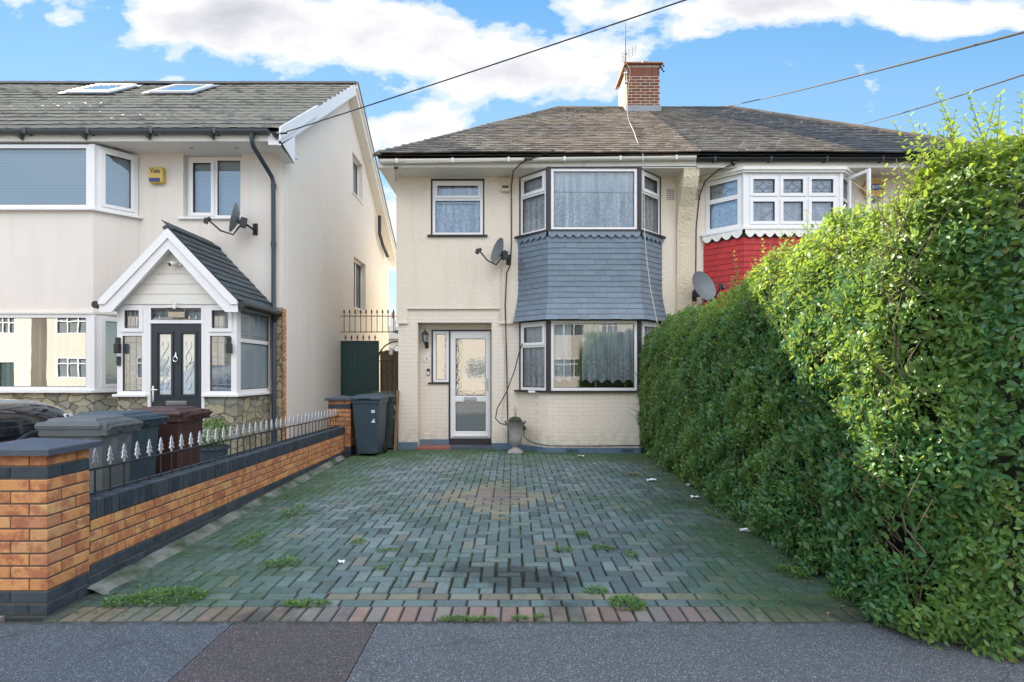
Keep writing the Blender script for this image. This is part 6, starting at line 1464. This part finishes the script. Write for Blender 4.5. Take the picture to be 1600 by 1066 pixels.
weed(-2.46, 3.44, .12, .08, .05, 260, 'small weed patch right against the front pillar base')
weed(-1.29, 3.42, .15, .05, .035, 300, 'low ragged weeds on the red edging at front left')
weed(-1.32, 4.65, .06, .07, .07, 120, 'leafy tuft in the left middle of the paving')
weed(-1.02, 4.45, .09, .03, .03, 90, 'thin weeds trailing right of the leafy tuft')
weed(-.98, 4.02, .04, .04, .06, 60, 'single tiny seedling between grey blocks at front left')
weed(-1.75, 4.15, .14, .10, .05, 260, 'weeds on the joint nearest the mortar fillet')
weed(-2.25, 4.7, .10, .22, .06, 300, 'dry weeds growing on the wall fillet, near part')
weed(-2.30, 5.7, .08, .3, .05, 260, 'weeds growing on the wall fillet, middle part')
weed(.62, 4.85, .05, .08, .10, 160, 'tallest weed tuft right of the paving centre')
weed(.75, 4.50, .10, .05, .05, 150, 'spreading weeds just in front of the tallest tuft')
weed(.42, 4.45, .08, .04, .05, 120, 'weed sprig left of the spreading weeds')
weed(.95, 4.35, .05, .10, .04, 90, 'sparse weed line toward the hedge side of the paving')
weed(.72, 3.42, .11, .11, .05, 420, 'bright weed clump on the yellow and red edging right of centre')
weed(.56, 3.62, .07, .05, .04, 120, 'small mossy weed behind the bright edging clump')
weed(-.26, 3.20, .18, .03, .035, 380, 'grass strip on the pavement edge left of centre', sz=.018)
weed(.05, 3.21, .05, .03, .03, 90, 'tiny grass tuft on the pavement edge at centre', sz=.018)
weed(.16, 3.22, .03, .03, .035, 70, 'tiny grass tuft on the pavement edge just right of centre', sz=.018)
weed(2.02, 3.95, .10, .10, .08, 320, 'yellow-green weeds at the foot of the near hedge', .6)
weed(2.12, 3.50, .06, .10, .14, 200, 'upright weeds sprouting beneath the near hedge corner', .5)
weed(2.05, 5.6, .05, .2, .05, 160, 'thin weeds along the hedge foot, middle stretch')
weed(-2.60, 9.1, .18, .25, .06, 260, 'weeds by the wheels of the blue-grey bin')
weed(.75, 9.75, .6, .05, .035, 420, 'mossy weeds in a line at the foot of the bay')
weed(-2.45, 10.36, .22, .22, .06, 260, 'green plant debris lying on the lid of the dark bin', .1, 'plant debris on the bin'); bpy.data.objects[[o.name for o in C if o.name.startswith('weed')][-1]].location.z = 1.07
# green growth along the joints of the paving
n = 26000; gx = rng.random(n) < .5; X = -2.7 + 5.2 * rng.random(n); Y = 3.25 + 7.0 * rng.random(n) ** .9
X = np.where(gx, -.02 + np.round((X + .02) / .1005) * .1005, X); Y = np.where(gx, Y, 3.606 + np.round((Y - 3.606) / .1005) * .1005)
P = np.stack([X + rng.normal(0, .003, n), Y + rng.normal(0, .003, n), np.full(n, .001)], 1)
k_ = vnoise(P, 2.1, 1.7) * .6 + vnoise(P, 6.0, .4) * .5 + np.clip(np.abs(X) - 1.6, 0, 1) * .5 + np.clip(Y - 9.2, 0, 1) * .5; P = P[k_ > .30]; n = len(P)
A = np.stack([rng.normal(0, 1, n), rng.normal(0, 1, n), rng.uniform(.1, 1.3, n)], 1); N = np.stack([rng.normal(0, .4, n), rng.normal(0, .4, n), np.ones(n)], 1)
tag(leaf_mesh('moss', P, A, N, rng.uniform(.008, .026, n), rng.uniform(.005, .012, n), rng.random(n) * .5, 'weed_leaf'), 'fine green moss and seedlings growing along the paving joints', 'moss', kind='stuff')
# scattered dead leaves and crumbs under the hedge and across the drive
n = 900; yy = 3.25 + 7 * rng.random(n); near = rng.random(n) < .7; xx = np.where(near, 2.1 + .03 * (yy - 3.4) - rng.exponential(.13, n), rng.uniform(-2.5, 2.1, n))
P = np.stack([xx, yy, np.full(n, .006)], 1); A = np.stack([rng.normal(0, 1, n), rng.normal(0, 1, n), rng.normal(0, .15, n)], 1); N = np.stack([rng.normal(0, .3, n), rng.normal(0, .3, n), np.ones(n)], 1)
tag(leaf_mesh('fallen_leaves', P, A, N, rng.uniform(.008, .03, n), rng.uniform(.006, .018, n), rng.random(n), 'dead_leaf'), 'small dry leaves and crumbs scattered on the driveway', 'leaves', kind='stuff')
